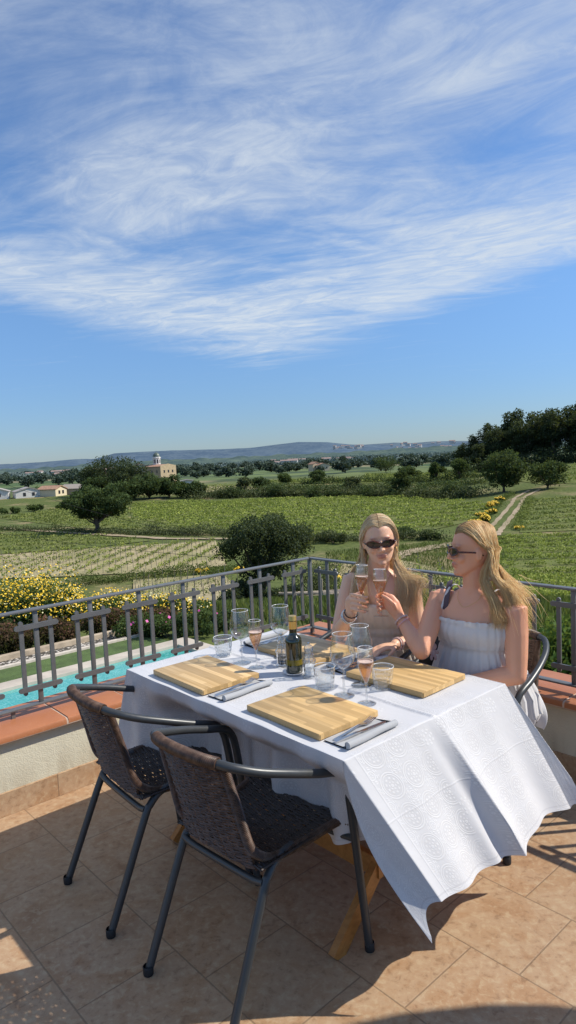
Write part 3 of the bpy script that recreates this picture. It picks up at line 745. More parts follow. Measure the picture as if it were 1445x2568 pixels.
# local x runs along the wall; 'out' is +1 when local +y points outward
lt = railing('dark grey iron railing with H shaped bars along the pool side', U, 1, [-(.155 + .2885 * k) for k in range(12)], -3.75, A0)
rt = railing('dark iron railing with H shaped bars behind the women', VV, 1, [.164 + .277 * k for k in range(12)], 3.7, math.atan2(VV.y, VV.x))
b = MB(); b.box((0, 0, .26), (.022, .022, .52), bev=.002); b.build('corner_post', M_IRON, lt, ang=30)
# ------------------------------------------------------------------ plants
def crown(centers, radii, nleaf, leaf, rg, flat=.8, shell=.55, droop=0):
    """leaf quads in clumps; returns quads, shade (local coords)"""
    C = []; S = []; w = np.array([r ** 2 for r in radii]); w = w / w.sum()
    zc = np.array([c[2] for c in centers]); zlo, zhi = zc.min(), zc.max() + 1e-6
    for c, r, k in zip(centers, radii, w):
        n = max(4, int(nleaf * k)); d = rg.normal(size=(n, 3)); d /= np.linalg.norm(d, axis=1)[:, None]
        rr = r * (shell + (1 - shell) * rg.random(n)) * rg.uniform(.75, 1.12, n)
        p = np.asarray(c) + d * rr[:, None] * np.array([1, 1, flat]); C.append(p)
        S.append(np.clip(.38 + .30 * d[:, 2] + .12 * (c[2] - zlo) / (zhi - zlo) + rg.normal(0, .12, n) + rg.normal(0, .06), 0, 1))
    C = np.concatenate(C); S = np.concatenate(S)
    return leafquads(C, leaf * rg.uniform(.6, 1.4, len(C)), leaf * rg.uniform(.45, .8, len(C)), updir=(0, 0, .25), rg=rg), S
def tree(name, label, cat, loc, H, Wd, base, ncl, nleaf, leaf, mat, seed, group=None, trunk_r=.16, flat=.8, shape='round', lean=(0, 0), clr=.23, fork=1):
    rg = np.random.default_rng(seed); t = thing(name, label, cat, loc, 0, group)
    cs = []; rs = []; ch = H - base
    for i in range(ncl):
        for _ in range(60):
            p = rg.uniform(-1, 1, 3); 
            if shape == 'round': ok = .25 < np.linalg.norm(p) < 1
            elif shape == 'umbrella': ok = np.hypot(p[0], p[1]) < (1 - .35 * max(0, p[2])) * (.55 + .45 * (p[2] > -.4)) and np.linalg.norm(p) < 1.1
            elif shape == 'cone': ok = np.hypot(p[0], p[1]) < (1.05 - p[2]) * .55 + .12
            elif shape == 'column': ok = np.hypot(p[0], p[1]) < .9 * math.sqrt(max(0, 1 - p[2] ** 2)) + .1
            else: ok = True
            if ok: break
        r = Wd * clr * rg.uniform(.65, 1.2)
        cs.append(np.array([p[0] * (Wd / 2 - r * .6) + lean[0] * (p[2] + 1) / 2, p[1] * (Wd / 2 - r * .6) + lean[1] * (p[2] + 1) / 2, base + r * .5 + (p[2] + 1) / 2 * max(.1, ch - r * 1.15)])); rs.append(r)
    P, S = crown(cs, rs, nleaf, leaf, rg, flat)
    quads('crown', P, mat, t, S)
    b = MB(); top = V((lean[0] * .5, lean[1] * .5, base + ch * .35))
    for f in range(fork):
        o = V((rg.normal(0, .25), rg.normal(0, .25), 0)) * (1 if fork > 1 else 0)
        b.tube([V((o.x * .3, o.y * .3, -.3)), V((o.x * .6 + rg.normal(0, .06), o.y * .6, base * .5)), V((o.x + lean[0] * .3, o.y + lean[1] * .3, base)), top + o * 2], [trunk_r * 1.25, trunk_r, trunk_r * .8, trunk_r * .5], 8, ref=(1, 0, 0))
    for i in list(range(0, ncl, max(1, ncl // 9))):
        c = V(tuple(cs[i])); st = V((lean[0] * .25, lean[1] * .25, base * rg.uniform(.7, 1.1)))
        mid = st.lerp(c, .55) + V((0, 0, -.06 * H + .05 * H * rg.random()))
        b.tube([st, mid, c], [trunk_r * .5, trunk_r * .32, trunk_r * .12], 6)
    b.build('trunk', M_BARK, t)
    return t
def at(x, y, dz=0): return (x, y, gz(x, y) + dz)

tree('tree', 'lone round topped tree standing in the vineyard', 'tree', at(-33.5, 118.4), 8.6, 11.8, 2.1, 52, 17000, .40, M_LEAF_DARK, 29, trunk_r=.36, flat=.8, shape='round', clr=.135, fork=2)
pine = tree('pine_tree', 'dark bushy pine leaning just beyond the railing corner', 'pine tree', at(-2.0, 42.0), 5.7, 6.6, 1.5, 44, 24000, .15, M_LEAF_PINE, 27, trunk_r=.2, flat=.85, shape='round', lean=(.5, 0), clr=.145, fork=2)
# dark undergrowth below the pine
def bush(name, label, cat, loc, w, h, nleaf, leaf, mat, seed, group=None, ncl=9, flowers=None, depth=None):
    rg = np.random.default_rng(seed); t = thing(name, label, cat, loc, 0, group); cs = []; rs = []
    depth = depth or w
    for i in range(ncl):
        a = rg.uniform(0, 6.28); d = math.sqrt(rg.random()) * .72; r = h * rg.uniform(.26, .42)
        cs.append(np.array([math.cos(a) * d * w / 2, math.sin(a) * d * depth / 2, r * .7 + rg.random() * max(.02, h - r * 1.8) * (1 - d * .5)])); rs.append(r)
    P, S = crown(cs, rs, nleaf, leaf, rg, .9, .45)
    P[:, :, 2] = np.maximum(P[:, :, 2], -.05)
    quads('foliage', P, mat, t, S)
    b = MB()
    for i in range(0, ncl, 2): b.tube([(0, 0, -.1), tuple(cs[i] * np.array([.5, .5, .4])), tuple(cs[i])], [.02 * h, .014 * h, .006 * h], 5)
    b.build('stem', M_BARK, t)
    if flowers:
        for nm, mt, n, sz in flowers:
            C = []
            for c, r in zip(cs, rs):
                if n < ncl and rg.random() > n / ncl: continue
                k = max(1, n // ncl); dd = rg.normal(size=(k, 3)); dd[:, 2] = np.abs(dd[:, 2]) * .9 + .1; dd[:, 1] -= .25; dd /= np.linalg.norm(dd, axis=1)[:, None]
                C.append(c + dd * (r * rg.uniform(.95, 1.15, k))[:, None])
            C = np.concatenate(C); N = len(C); nr = rg.normal(size=(N, 3)) * .45 + np.array([.3, -.5, .9]); nr /= np.linalg.norm(nr, axis=1)[:, None]
            a = np.cross(nr, rg.normal(size=(N, 3))); a /= np.linalg.norm(a, axis=1)[:, None]; bb = np.cross(nr, a); s = (sz * rg.uniform(.7, 1.2, N))[:, None] / 2
            quads(nm, np.stack([C - a * s - bb * s, C + a * s - bb * s, C + a * s + bb * s, C - a * s + bb * s], 1), mt, t)['kind'] = 'stuff'
    return t
bush('shrub', 'dark shrub growing against the foot of the leaning pine', 'shrub', at(-3.0, 40.5), 4.2, 1.9, 6000, .16, M_LEAF_PINE, 31)
bush('shrub', 'dark ivy covered shrub just right of the pine trunk', 'shrub', at(-.6, 38.8), 2.6, 1.5, 4000, .14, M_LEAF_PINE, 32)
bush('shrub', 'grey green bare shrub spreading right of the leaning pine', 'shrub', at(1.9, 44), 4.6, 3.4, 3200, .13, M_SCRUB, 33)

# knoll with the church
KN = [(-65, 236, 12.4, 14, 'tall dark pine at the left end of the church knoll'), (-58, 228, 15.0, 16, 'largest dark pine on the church knoll'), (-51, 222, 12.2, 13, 'broad dark pine right of the largest knoll pine'),
      (-43.5, 214, 8.8, 10, 'dark evergreen in front of the church wall'), (-37.5, 216, 7.8, 8, 'dark evergreen below the stone end of the church'), (-33, 212, 5.2, 7.5, 'mid green round tree right of the church knoll'),
      (-62, 222, 8.5, 10, 'low dark evergreen at the left foot of the knoll'), (-50, 209, 7.2, 10, 'low dark evergreen in the middle front of the knoll'), (-28, 211, 5.5, 7, 'low grey green tree ending the knoll grove')]
for i, (x, y, h, wd, lb) in enumerate(KN):
    tree('tree', lb, 'tree', at(x, y), h, wd * 1.18, h * .06, 26, 5200, .62, [M_LEAF_PINE, M_LEAF_DARK, M_LEAF_MID][0 if i < 3 else (1 if i != 5 else 2)], 40 + i, 'trees on the church knoll', trunk_r=.35, clr=.2, shape='round')
# scrub bank behind the big vineyard
proto = []
for i, (h, wd, mt) in enumerate([(4.2, 6.5, M_LEAF_DARK), (3.2, 6, M_SCRUB), (5.6, 5.5, M_LEAF_DARK), (2.6, 7, M_LEAF_MID)]):
    proto.append((h, wd, mt))
rg0 = np.random.default_rng(5)
spots = []
for k in range(30):
    f = k / 29; x = -22 + f * 62 + rg0.normal(0, .8); y = 203 - f * f * 42 - 6 * f + rg0.uniform(0, 9); spots.append((x, y))
protos = {}
for k, (x, y) in enumerate(spots):
    j = int(rg0.integers(0, 4)); h, wd, mt = proto[j]; s = float(rg0.uniform(.65, 1.1))
    lb = ['dark round bush in the scrub bank behind the vineyard', 'grey green bush in the scrub bank behind the vineyard', 'tall dark bush in the scrub bank behind the vineyard', 'low leafy bush in the scrub bank behind the vineyard'][j]
    if j not in protos: protos[j] = bush('bush', lb, 'bush', at(x, y, -.3), wd, h, 1500, .42, mt, 70 + j, 'scrub bank bushes', ncl=8); protos[j].scale = (s,) * 3
    else: dup(protos[j], at(x, y, -.3), float(rg0.uniform(0, 6)), lb, (s * 1.15, s, s))
def scrubband(label, pts, wid, h, n, leaf, mat, seed):
    rg = np.random.default_rng(seed); P = np.array(pts, float); seg = np.linalg.norm(np.diff(P, axis=0), axis=1); cum = np.r_[0, np.cumsum(seg)]
    t = rg.uniform(0, cum[-1], n); x = np.interp(t, cum, P[:, 0]); y = np.interp(t, cum, P[:, 1])
    hh = h * (.55 + .45 * np.sin(t * .9 + 2 * np.sin(t * .23)) * np.sin(t * .31 + 1)) 
    x = x + rg.normal(0, wid * .4, n); y = y + rg.normal(0, wid * .4, n); z = rg.random(n) ** .8
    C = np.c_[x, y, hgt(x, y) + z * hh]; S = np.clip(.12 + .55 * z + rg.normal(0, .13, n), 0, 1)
    return tag(quads('scrub', leafquads(C, leaf * rg.uniform(.6, 1.4, n), leaf * .6, updir=(0, 0, .7), rg=rg), mat, shade=S), label, 'scrub', kind='stuff')
scrubband('continuous scrub hedge along the far edge of the big vineyard', [(-30, 207), (-2, 199), (16, 190), (31, 174), (43, 150)], 6, 3.6, 11000, .5, M_SCRUB, 1)
scrubband('second scrub line on the bank behind the vineyard', [(-12, 226), (10, 222), (34, 208), (56, 190)], 5, 2.8, 6000, .55, M_LEAF_DARK, 2)
scrubband('grassy scrub line below the big vineyard left of the women', [(-24, 114), (-12, 109), (0, 98), (6, 95), (15, 93), (21, 91)], 2.2, 1.9, 9000, .26, M_SCRUB, 3)
scrubband('weedy strip between the lone tree and the track', [(-70, 140), (-42, 124), (-30, 116), (-14, 108)], 2.6, 1.2, 6500, .3, M_SCRUB, 4)
scrubband('tall green weeds at the near edge of the tan vineyard', [(-22, 68), (-14, 71), (-8, 72), (-4, 73)], 2.2, 1.1, 6000, .18, M_GRASS, 5)
scrubband('green verge along the rutted road', [(28, 101), (34, 116), (43, 137), (50, 150)], 1.5, .7, 3500, .25, M_GRASS, 6)
scrubband('scrub along the right side of the rutted road', [(33, 98), (39, 112), (49, 137)], 1.2, .9, 3500, .28, M_VINE_B, 8)
scrubband('hedge line on the terrace beyond the scrub bank', [(5, 256), (30, 250), (48, 228), (62, 212)], 3, 3.0, 5500, .55, M_LEAF_DARK, 9)
for i, (x, y, w_, h_, lb) in enumerate([(1.5, 94, 5, 2.6, 'grey green bush left of the first woman beyond the near field'), (6.2, 93, 6, 2.3, 'wide grey green bush behind the first woman'), (-3.4, 97, 4.5, 2.0, 'low grey bush right of the pine crown'), (16.0, 95, 5, 2.0, 'dark green bush right of the first woman beyond the dirt track'), (19.5, 92, 4.6, 1.7, 'low dark bush between the women beyond the dirt track')]):
    bush('bush', lb, 'bush', at(x, y), w_, h_, 2200, .26, M_SCRUB if i < 3 else M_LEAF_DARK, 90 + i, 'bushes along the dirt track')
# yellow broom along the road
for i, (x, y) in enumerate([(29.6, 104), (31.4, 108.4), (33.5, 113.5), (36.0, 119.5), (38.3, 125), (41.0, 131.5), (43.6, 138)]):
    bush('broom_shrub', 'yellow flowering broom in the row beside the rutted road', 'broom shrub', at(x - .6 + .5 * math.sin(i * 2.3), y + math.cos(i * 3.1)), 2.4 - .5 * (i % 3 == 1), 1.25 + .3 * math.sin(i * 1.9), 1300, .26, M_GRASS, 110 + i, 'broom shrubs along the road', ncl=6, flowers=[('flower', M_YELLOW, 260, .16)])
# oaks right
tree('tree', 'round green oak at the end of the rutted road', 'tree', at(49.5, 155), 10.2, 10.5, 1.2, 30, 6500, .5, M_LEAF_DARK, 61, trunk_r=.3, clr=.19)
tree('tree', 'low dark round tree right of the oak at the road end', 'tree', at(57.8, 150), 6.6, 9.0, .6, 24, 4200, .45, M_LEAF_DARK, 62, trunk_r=.25, clr=.2)
tree('tree', 'tall narrow dark tree in the middle of the scrub bank', 'tree', at(29.5, 176), 7.8, 5.2, .5, 18, 3200, .45, M_LEAF_DARK, 63, trunk_r=.2, shape='column', clr=.26)
for i, (x, y, h, wd, lb) in enumerate([(53, 362, 9.5, 17, 'broad dark tree on the skyline of the far terraces'), (11.8, 256, 5.4, 7, 'small round dark tree in the middle distance'), (0, 258, 5, 8, 'pale green tree cluster left of the small round dark tree'), (43, 240, 6, 9, 'bushy green tree on the terrace edge'), (50, 226, 6.5, 6, 'green tree on the terrace left of the pine hill'), (55.5, 218, 7, 8, 'green tree at the left foot of the pine hill'), (-9, 232, 5, 6.5, 'dark round tree at the left of the scrub terraces'), (19, 196, 5.2, 5.5, 'bare brownish tree rising from the scrub bank'), (-13.5, 216, 6, 6, 'brownish bushy tree right of the pale vines')]):
    tree('tree', lb, 'tree', at(x, y), h, wd, h * .08, 14, 2000, .6, [M_LEAF_DARK, M_LEAF_DARK, M_LEAF_MID, M_LEAF_MID, M_LEAF_MID, M_LEAF_MID, M_LEAF_DARK, M_SCRUB, M_SCRUB][i], 130 + i, None, trunk_r=.2, clr=.22)
# pine hill
PV = []
for j in range(4):
    PV.append(None)
rg1 = np.random.default_rng(15); hp = []
for k in range(34):
    f = (k % 17) / 16; row = k // 17
    x = 70 + f * 52 + rg1.normal(0, 1.2); y = 244 - f * 34 + row * 16 + rg1.normal(0, 3); h = 11.0 + 8.0 * math.sin(min(1, f * 1.7) * 1.5) + rg1.uniform(-2.2, 2.2) + row * 2.2; hp.append((x, y, h))
for k, (x, y, h) in enumerate(hp):
    j = k % 4; lb = 'tall dark pine in the dense wood on the right hand hill'
    if PV[j] is None:
        PV[j] = tree('pine_tree', lb, 'pine tree', at(x, y), 16, 9.5, 1.5, 26, 3600, .62, M_LEAF_PINE, 150 + j, 'pines of the hill wood', trunk_r=.25, shape='round', clr=.23); PV[j].scale = (h / 16,) * 3
    else: dup(PV[j], at(x, y), float(rg1.uniform(0, 6)), lb, (h / 16 * .95, h / 16 * .95, h / 16))
scrubband('dark undergrowth filling the foot of the pine wood', [(66, 240), (85, 226), (112, 206)], 7, 6, 9000, .7, M_LEAF_PINE, 21)

# far plain: trees, houses, town
def far_tree_mesh(seed):
    return tree('tree', 'small dark tree dotted over the far valley plain', 'tree', at(-60, 420), 7, 9, .3, 8, 420, 1.3, M_FAR, seed, 'trees of the far plain', trunk_r=.2, clr=.27)
M_FAR = foliage('leaf_far', (.035, .055, .045), (.065, .095, .07), (.12, .155, .105), .1)
fp = [far_tree_mesh(200 + j) for j in range(3)]
rg2 = np.random.default_rng(33); cnt = 0
for k in range(150):
    d = float(np.exp(rg2.uniform(math.log(380), math.log(1500)))); a = float(rg2.uniform(-.46, .30)); x = a * d; y = d
    if abs(a + .175) < .03 and d < 420: continue
    s = float(rg2.uniform(.7, 1.5)) * (1 + .3 * (d > 900)); lb = 'small dark tree dotted over the far valley plain'
    if k < 3: fp[k].location = at(x, y, -.4); fp[k].scale = (s,) * 3
    else: dup(fp[k % 3], at(x, y, -.4), float(rg2.uniform(0, 6)), lb, (s * 1.2, s * 1.2, s))
M_FAR2 = foliage('leaf_far_hazy', (.09, .13, .135), (.12, .165, .16), (.17, .215, .195), .1)  # pale bluish leaves: distance haze is put into their colour
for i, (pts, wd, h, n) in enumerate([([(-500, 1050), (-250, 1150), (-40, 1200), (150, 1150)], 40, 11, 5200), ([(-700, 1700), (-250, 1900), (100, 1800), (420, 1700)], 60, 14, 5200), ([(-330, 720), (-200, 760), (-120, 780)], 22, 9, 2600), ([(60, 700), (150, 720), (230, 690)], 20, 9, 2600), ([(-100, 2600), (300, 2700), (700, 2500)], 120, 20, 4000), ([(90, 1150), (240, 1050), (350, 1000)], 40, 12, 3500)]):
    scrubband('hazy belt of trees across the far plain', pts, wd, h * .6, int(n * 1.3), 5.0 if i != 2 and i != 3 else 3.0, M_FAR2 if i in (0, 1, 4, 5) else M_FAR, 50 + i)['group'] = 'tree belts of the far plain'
for i, (x, y, h) in enumerate([(-68, 262, 5), (-74, 258, 4), (-92, 252, 4.5), (-62, 214, 5)]):
    bush('bush', 'green bush in the row by the white farm houses', 'bush', at(x, y), 7, h, 900, .6, M_LEAF_MID, 240 + i, 'bushes by the farm houses')
for i, (x, y) in enumerate([(-70, 186), (-62, 190), (-55, 193), (-74, 180)]):
    bush('bush', 'low bush on the left edge of the valley vineyard', 'bush', at(x, y), 7, 2.4, 700, .5, M_LEAF_MID, 250 + i, 'bushes at the left vineyard edge')

M_WHITEWALL = simple('white_wall', (.66, .64, .60), .9, var=.05, nscale=.6); M_STONEWALL = simple('stone_wall', (.36, .28, .19), .9, var=.2, nscale=1.2); M_ROOF = simple('roof_tile', (.38, .22, .14), .9, var=.2, nscale=1.5); M_WIN = simple('dark_window', (.03, .03, .035), .3); M_GREYROOF = simple('grey_roof', (.36, .33, .30), .9)
M_TILEDOME = simple('dome_tile', (.10, .13, .10), .4)
def house(name, label, cat, x, y, w, d, h, rise, rz, wall, roof, wins=3, group=None, dz=0):
    t = thing(name, label, cat, at(x, y, dz), rz, group)
    b = MB(); b.loft([[(-w / 2, s * d / 2, -2), (w / 2, s * d / 2, -2), (w / 2, s * d / 2, h), (0, s * d / 2, h + rise * .97), (-w / 2, s * d / 2, h)] for s in (-1, 1)]); b.build('wall', wall, t, False)
    b = MB(); o = .35
    for sx in (-1, 1):
        b.loft([[(0, s * (d / 2 + o), h + rise + .22), (sx * (w / 2 + o), s * (d / 2 + o), h - rise * o / (w / 2) + .22), (sx * (w / 2 + o), s * (d / 2 + o), h - rise * o / (w / 2)), (0, s * (d / 2 + o), h + rise)] for s in (-1, 1)])
    b.build('roof', roof, t, False)
    for k in range(wins):
        xx = -w / 2 + w * (k + 1) / (wins + 1); b = MB(); b.box((xx, -d / 2 - .03, h * .55), (.9, .1, 1.2)); b.build('window', M_WIN, t, False)
    for k in range(max(1, wins - 1)):
        yy = -d / 2 + d * (k + 1) / wins if wins > 1 else 0
        b = MB(); b.box((w / 2 + .03, yy, h * .55), (.1, .9, 1.2)); b.build('window', M_WIN, t, False)
    return t
house('farm_house', 'white gabled farm house at the left of the valley', 'house', -94, 246, 9, 8, 2.2, 1.3, .5, M_WHITEWALL, M_GREYROOF, 2)
house('farm_house', 'cream farm house with orange tiled roof left of the lone tree', 'house', -85, 246, 6, 8, 2.4, 1.1, 1.2, simple('cream_wall', (.68, .58, .40), .9), M_ROOF, 2)
house('barn', 'long grey barn with low roof left of the lone tree', 'barn', -76, 252, 8, 14, 2.0, 1.4, 1.3, simple('barn_wall', (.40, .36, .30), .9), simple('barn_roof', (.33, .29, .24), .9), 3)
house('shed', 'tiny white shed at the far left edge', 'shed', -103, 244, 6, 6, 2.6, 1, .3, M_WHITEWALL, M_GREYROOF, 1)
house('shed', 'flat pinkish shed right of the grey barn', 'shed', -66, 268, 12, 6, 3.0, .6, .2, simple('pink_wall', (.46, .36, .28), .9), M_ROOF, 2)
house('farm_house', 'left of two small tan houses in the middle distance', 'house', 20.8, 500, 6, 8, 5, 1.6, .4, simple('tan_wall', (.58, .46, .30), .9), M_ROOF, 2)
house('farm_house', 'right of two small tan houses in the middle distance', 'house', 26.5, 496, 9, 8, 4, 1.4, .2, simple('tan_wall_b', (.62, .50, .34), .9), M_ROOF, 3)
house('hut', 'small white hut below the church', 'hut', -34.6, 236, 4, 3, 3.0, .3, .2, M_WHITEWALL, M_GREYROOF, 1, dz=.8)
# church
ch = thing('church', 'stone church with white bell tower and green dome on the wooded knoll', 'church', at(-62.5, 338, 1.6), -.72); ch.scale = (.86, .86, .86)
b = MB(); b.loft([[(-8, s * 5.5, -3), (7, s * 5.5, -3), (7, s * 5.5, 8.6), (-8, s * 5.5, 8.6)] for s in (-1, 1)]); b.build('wall', simple('church_side_shaded', (.34, .26, .17), .9, var=.15, nscale=.8), ch, False)  # stone painted darker to stand for the shaded side
b = MB(); b.loft([[(7.02, -5.6, -3), (7.5, -5.6, -3), (7.5, -5.6, 8.8), (7.02, -5.6, 8.8)], [(7.02, 0, -3), (7.5, 0, -3), (7.5, 0, 9.9), (7.02, 0, 9.9)], [(7.02, 5.6, -3), (7.5, 5.6, -3), (7.5, 5.6, 8.8), (7.02, 5.6, 8.8)]]); b.build('facade', simple('church_facade_sunlit', (.46, .36, .22), .9, var=.15, nscale=.8), ch, False)  # same stone painted lighter to stand for the sunlit end
b = MB(); b.loft([[(x, -5.9, 8.5), (x, 0, 9.7), (x, 5.9, 8.5), (x, 5.9, 8.2), (x, 0, 9.3), (x, -5.9, 8.2)] for x in (-8.4, 7)]); b.build('roof', M_ROOF, ch, False)
for k in range(3):
    b = MB(); b.box((7.53, -3 + 3 * k, 5.6), (.12, .9, 1.5)); b.build('window', M_WIN, ch, False)
for k in range(3):
    b = MB(); b.box((-5 + 4.5 * k, -5.52, 5.6), (.9, .12, 1.5)); b.build('window', M_WIN, ch, False)
b = MB(); b.lathe([(2.2, 6), (2.2, 13.2), (2.5, 13.3), (2.5, 13.7), (2.1, 13.8), (2.1, 14.2)], (-4.0, 1, 0), 8, capt=True); tw = b.build('bell_tower', M_WHITEWALL, ch, False)
b = MB(); b.lathe([(2.15, 14.15), (2.05, 14.9), (1.55, 15.8), (.75, 16.4), (.12, 16.7), (.08, 17.6)], (-4.0, 1, 0), 16, capt=True); b.build('dome', M_TILEDOME, tw)
for k in range(8):
    a = math.pi / 8 + k * math.pi / 4; b = MB(); b.box((-4.0 + 2.05 * math.cos(a), 1 + 2.05 * math.sin(a), 11.4), (.12, .8, 2.2), Matrix.Rotation(a, 3, 'Z')); b.build('arch_opening', M_WIN, tw, False)
house('chapel_annex', 'white annex with red roof left of the church tower', 'house', -74, 344, 9, 8, 9.0, 1.5, .25, M_WHITEWALL, M_ROOF, 2)
# distant village houses
hm = MB(); hm.box((0, 0, 3), (14, 10, 8)); vh = []
M_TOWN = simple('town_wall', (.50, .49, .47), .9, var=.1); M_TOWNROOF = simple('town_roof', (.30, .22, .19), .9)
first = None; rg3 = np.random.default_rng(8)
def towns():
    out = []
    for k in range(70):
        c = rg3.random()
        if c < .42: x = rg3.uniform(.155, .25); d = 4300 + rg3.uniform(-150, 150); z = rg3.uniform(4, 44)
        elif c < .6: x = rg3.uniform(.065, .115); d = 4300 + rg3.uniform(-150, 100); z = rg3.uniform(28, 44)
        elif c < .8: x = rg3.uniform(-.03, .1); d = rg3.uniform(1300, 2300); z = None
        else: x = rg3.uniform(-.42, -.2); d = rg3.uniform(900, 2000); z = None
        out.append((x * d, d, z))
    return out
for x, y, z in towns():
    loc = (x, y, z) if z is not None else at(x, y)
    s = float(rg3.uniform(.7, 1.5)) * (1.1 if z is not None else .8)
    if first is None:
        first = thing('house', 'tiny pale house scattered over the distant valley', 'house', loc, 0, 'distant village houses')
        b = MB(); b.box((0, 0, 1), (14, 10, 12)); b.build('wall', M_TOWN, first, False)
        b = MB(); b.loft([[(x_, -5.6, 7.02), (x_, 0, 10), (x_, 5.6, 7.02)] for x_ in (-7.5, 7.5)]); b.build('roof', M_TOWNROOF, first, False); first.scale = (s,) * 3
    else: dup(first, loc, float(rg3.uniform(-.6, .6)), None, (s * float(rg3.uniform(.8, 1.8)), s, s * float(rg3.uniform(.6, 1.1))))
# overhead wires
for i, (p0, p1, sag) in enumerate([((-40, 92, .3), (6, 60, -8.2), 1.2), ((-44, 88, -5.5), (12, 58, -8.8), .8)]):
    b = MB(); pts = []
    for k in range(25):
        f = k / 24; q = V(p0).lerp(V(p1), f); q.z -= sag * 4 * f * (1 - f); pts.append(q)
    b.tube(pts, .022, 5); tag(b.build('overhead_wire', M_BLACKBAND), ['upper thin black wire crossing the valley in front of the lone tree', 'lower thin black wire crossing the valley in front of the lone tree'][i], 'wire')
# log pile beside the pine
M_LOG = simple('cut_log', (.36, .30, .22), .9, var=.3, nscale=3, bumps=.4)
rg4 = np.random.default_rng(4)
for k in range(12):
    x = 1.3 + rg4.uniform(-.8, .8); y = 37.5 + rg4.uniform(-1, 1.5); z = gz(x, y) + .1 + .2 * (k % 3); a = rg4.uniform(-.35, .25); L = rg4.uniform(.9, 1.7)
    b = MB(); b.tube([(x - L * math.cos(a), y - L * math.sin(a), z), (x + L * math.cos(a), y + L * math.sin(a), z + rg4.uniform(-.1, .1))], [.10, .09], 8)
    tag(b.build('log', M_LOG), 'grey weathered log in the loose pile right of the pine', 'log', 'logs beside the pine')
for k in range(3):
    x = .9 + k * .75; b = MB(); b.tube([(x, 36.6, gz(x, 36.6) - .1), (x + .03, 36.6, gz(x, 36.6) + 1.25)], .045, 7); tag(b.build('wooden_post', M_LOG), 'dark upright wooden post standing at the log pile', 'post', 'posts at the log pile')

# garden shrubs -------------------------------------------------------------
Yd = [(-6.9, 17.6, 2.6, 2.15, 'largest yellow daisy bush at the left edge of the garden'), (-5.6, 17.4, 2.2, 1.3, 'yellow daisy bush right of the largest one'), (-4.5, 17.3, 2.1, 1.1, 'yellow daisy bush in the middle of the flowering row'), (-3.4, 17.4, 1.9, .95, 'yellow daisy bush near the right end of the flowering row'), (-2.5, 17.2, 1.5, .7, 'small rightmost yellow daisy bush'), (-8.6, 17.4, 2.2, 1.5, 'yellow daisy bush cut by the left frame edge')]
for i, (x, y, w_, h_, lb) in enumerate(Yd):
    bush('daisy_bush', lb, 'flowering bush', (x, y, gz(x, y) - .05), w_, h_, 7000, .075, M_DAISY, 300 + i, 'yellow daisy bushes', ncl=14, depth=1.4, flowers=[('flower', M_YELLOW, (1500, 1150, 800, 520, 260, 1100)[i], .034), ('pale_flower', M_WHITEPETAL, 240, .028)])
Rd = [(-6.6, 12.4, 'red tinged photinia bush at the far left of the hedge'), (-5.6, 13.0, 'red tinged photinia bush second from the left of the hedge'), (-4.75, 13.75, 'dark red photinia bush in the middle of the hedge'), (-3.9, 14.5, 'reddish green photinia bush fourth along the hedge'), (-3.15, 15.1, 'smaller reddish bush at the right end of the hedge')]
for i, (x, y, lb) in enumerate(Rd):
    bush('photinia_bush', lb, 'hedge bush', (x, y, gz(x, y) - .02), 1.5, .82 - .06 * (i == 4), 5200, .062, M_RED, 320 + i, 'photinia hedge bushes', ncl=14, depth=.9)
Pk = [(-3.15, 13.9, .5), (-2.5, 13.75, .45), (-1.95, 13.9, .42), (-1.45, 14.3, .4)]
for i, (x, y, h_) in enumerate(Pk):
    bush('flower_bed_plant', ['leafy plant with magenta flowers at the end of the gravel bed', 'leafy plant with magenta flowers behind the pool corner', 'leafy plant with magenta flowers right of the pool corner', 'rightmost leafy plant with magenta flowers near the tabletop edge'][i], 'flowering plant', (x, y, gz(x, y)), 1.3, h_ + .15, 2600, .06, M_LEAF_MID, 340 + i, 'magenta flowering plants', ncl=10, flowers=[('flower', M_PINK, (4, 5, 4, 2)[i], .05)])
def grass(label, poly, n, L, mat, seed, hmax=1.0):
    rg = np.random.default_rng(seed); P = np.array(poly); lo, hi = P.min(0), P.max(0); q = rg.uniform(lo, hi, (n * 3, 2)); q = q[inside(q, poly)][:n]
    l = L * rg.uniform(.5, 1.4, len(q)); C = np.c_[q, hgt(q[:, 0], q[:, 1]) + l * .35]
    a = rg.normal(size=(len(q), 3)) * .35 + np.array([0, 0, 1]); 
    return tag(quads('wild_grass', leafquads(C, l, l * .16, updir=(0, 0, 2.2), jitter=.6, rg=rg), mat, shade=np.clip(rg.normal(.5, .25, len(q)), 0, 1)), label, 'grass', kind='stuff')
grass('tall wild grass on the slope beyond the garden', [(-3.6, 15), (-9, 24), (-9, 46), (-1, 46), (6, 40), (5, 16), (0, 14.2)], 26000, .34, M_GRASS, 1)
grass('rough grass below the right hand railing', [(0, 14.5), (5, 16), (9, 34), (22, 34), (14, 14), (8, 8), (2, 11)], 20000, .3, M_GRASS, 2)
grass('green weeds around the dirt track behind the women', [(2.7, 46), (4.4, 84), (30, 92), (30, 86), (17, 60), (10, 36)], 15000, .4, M_GRASS, 3)
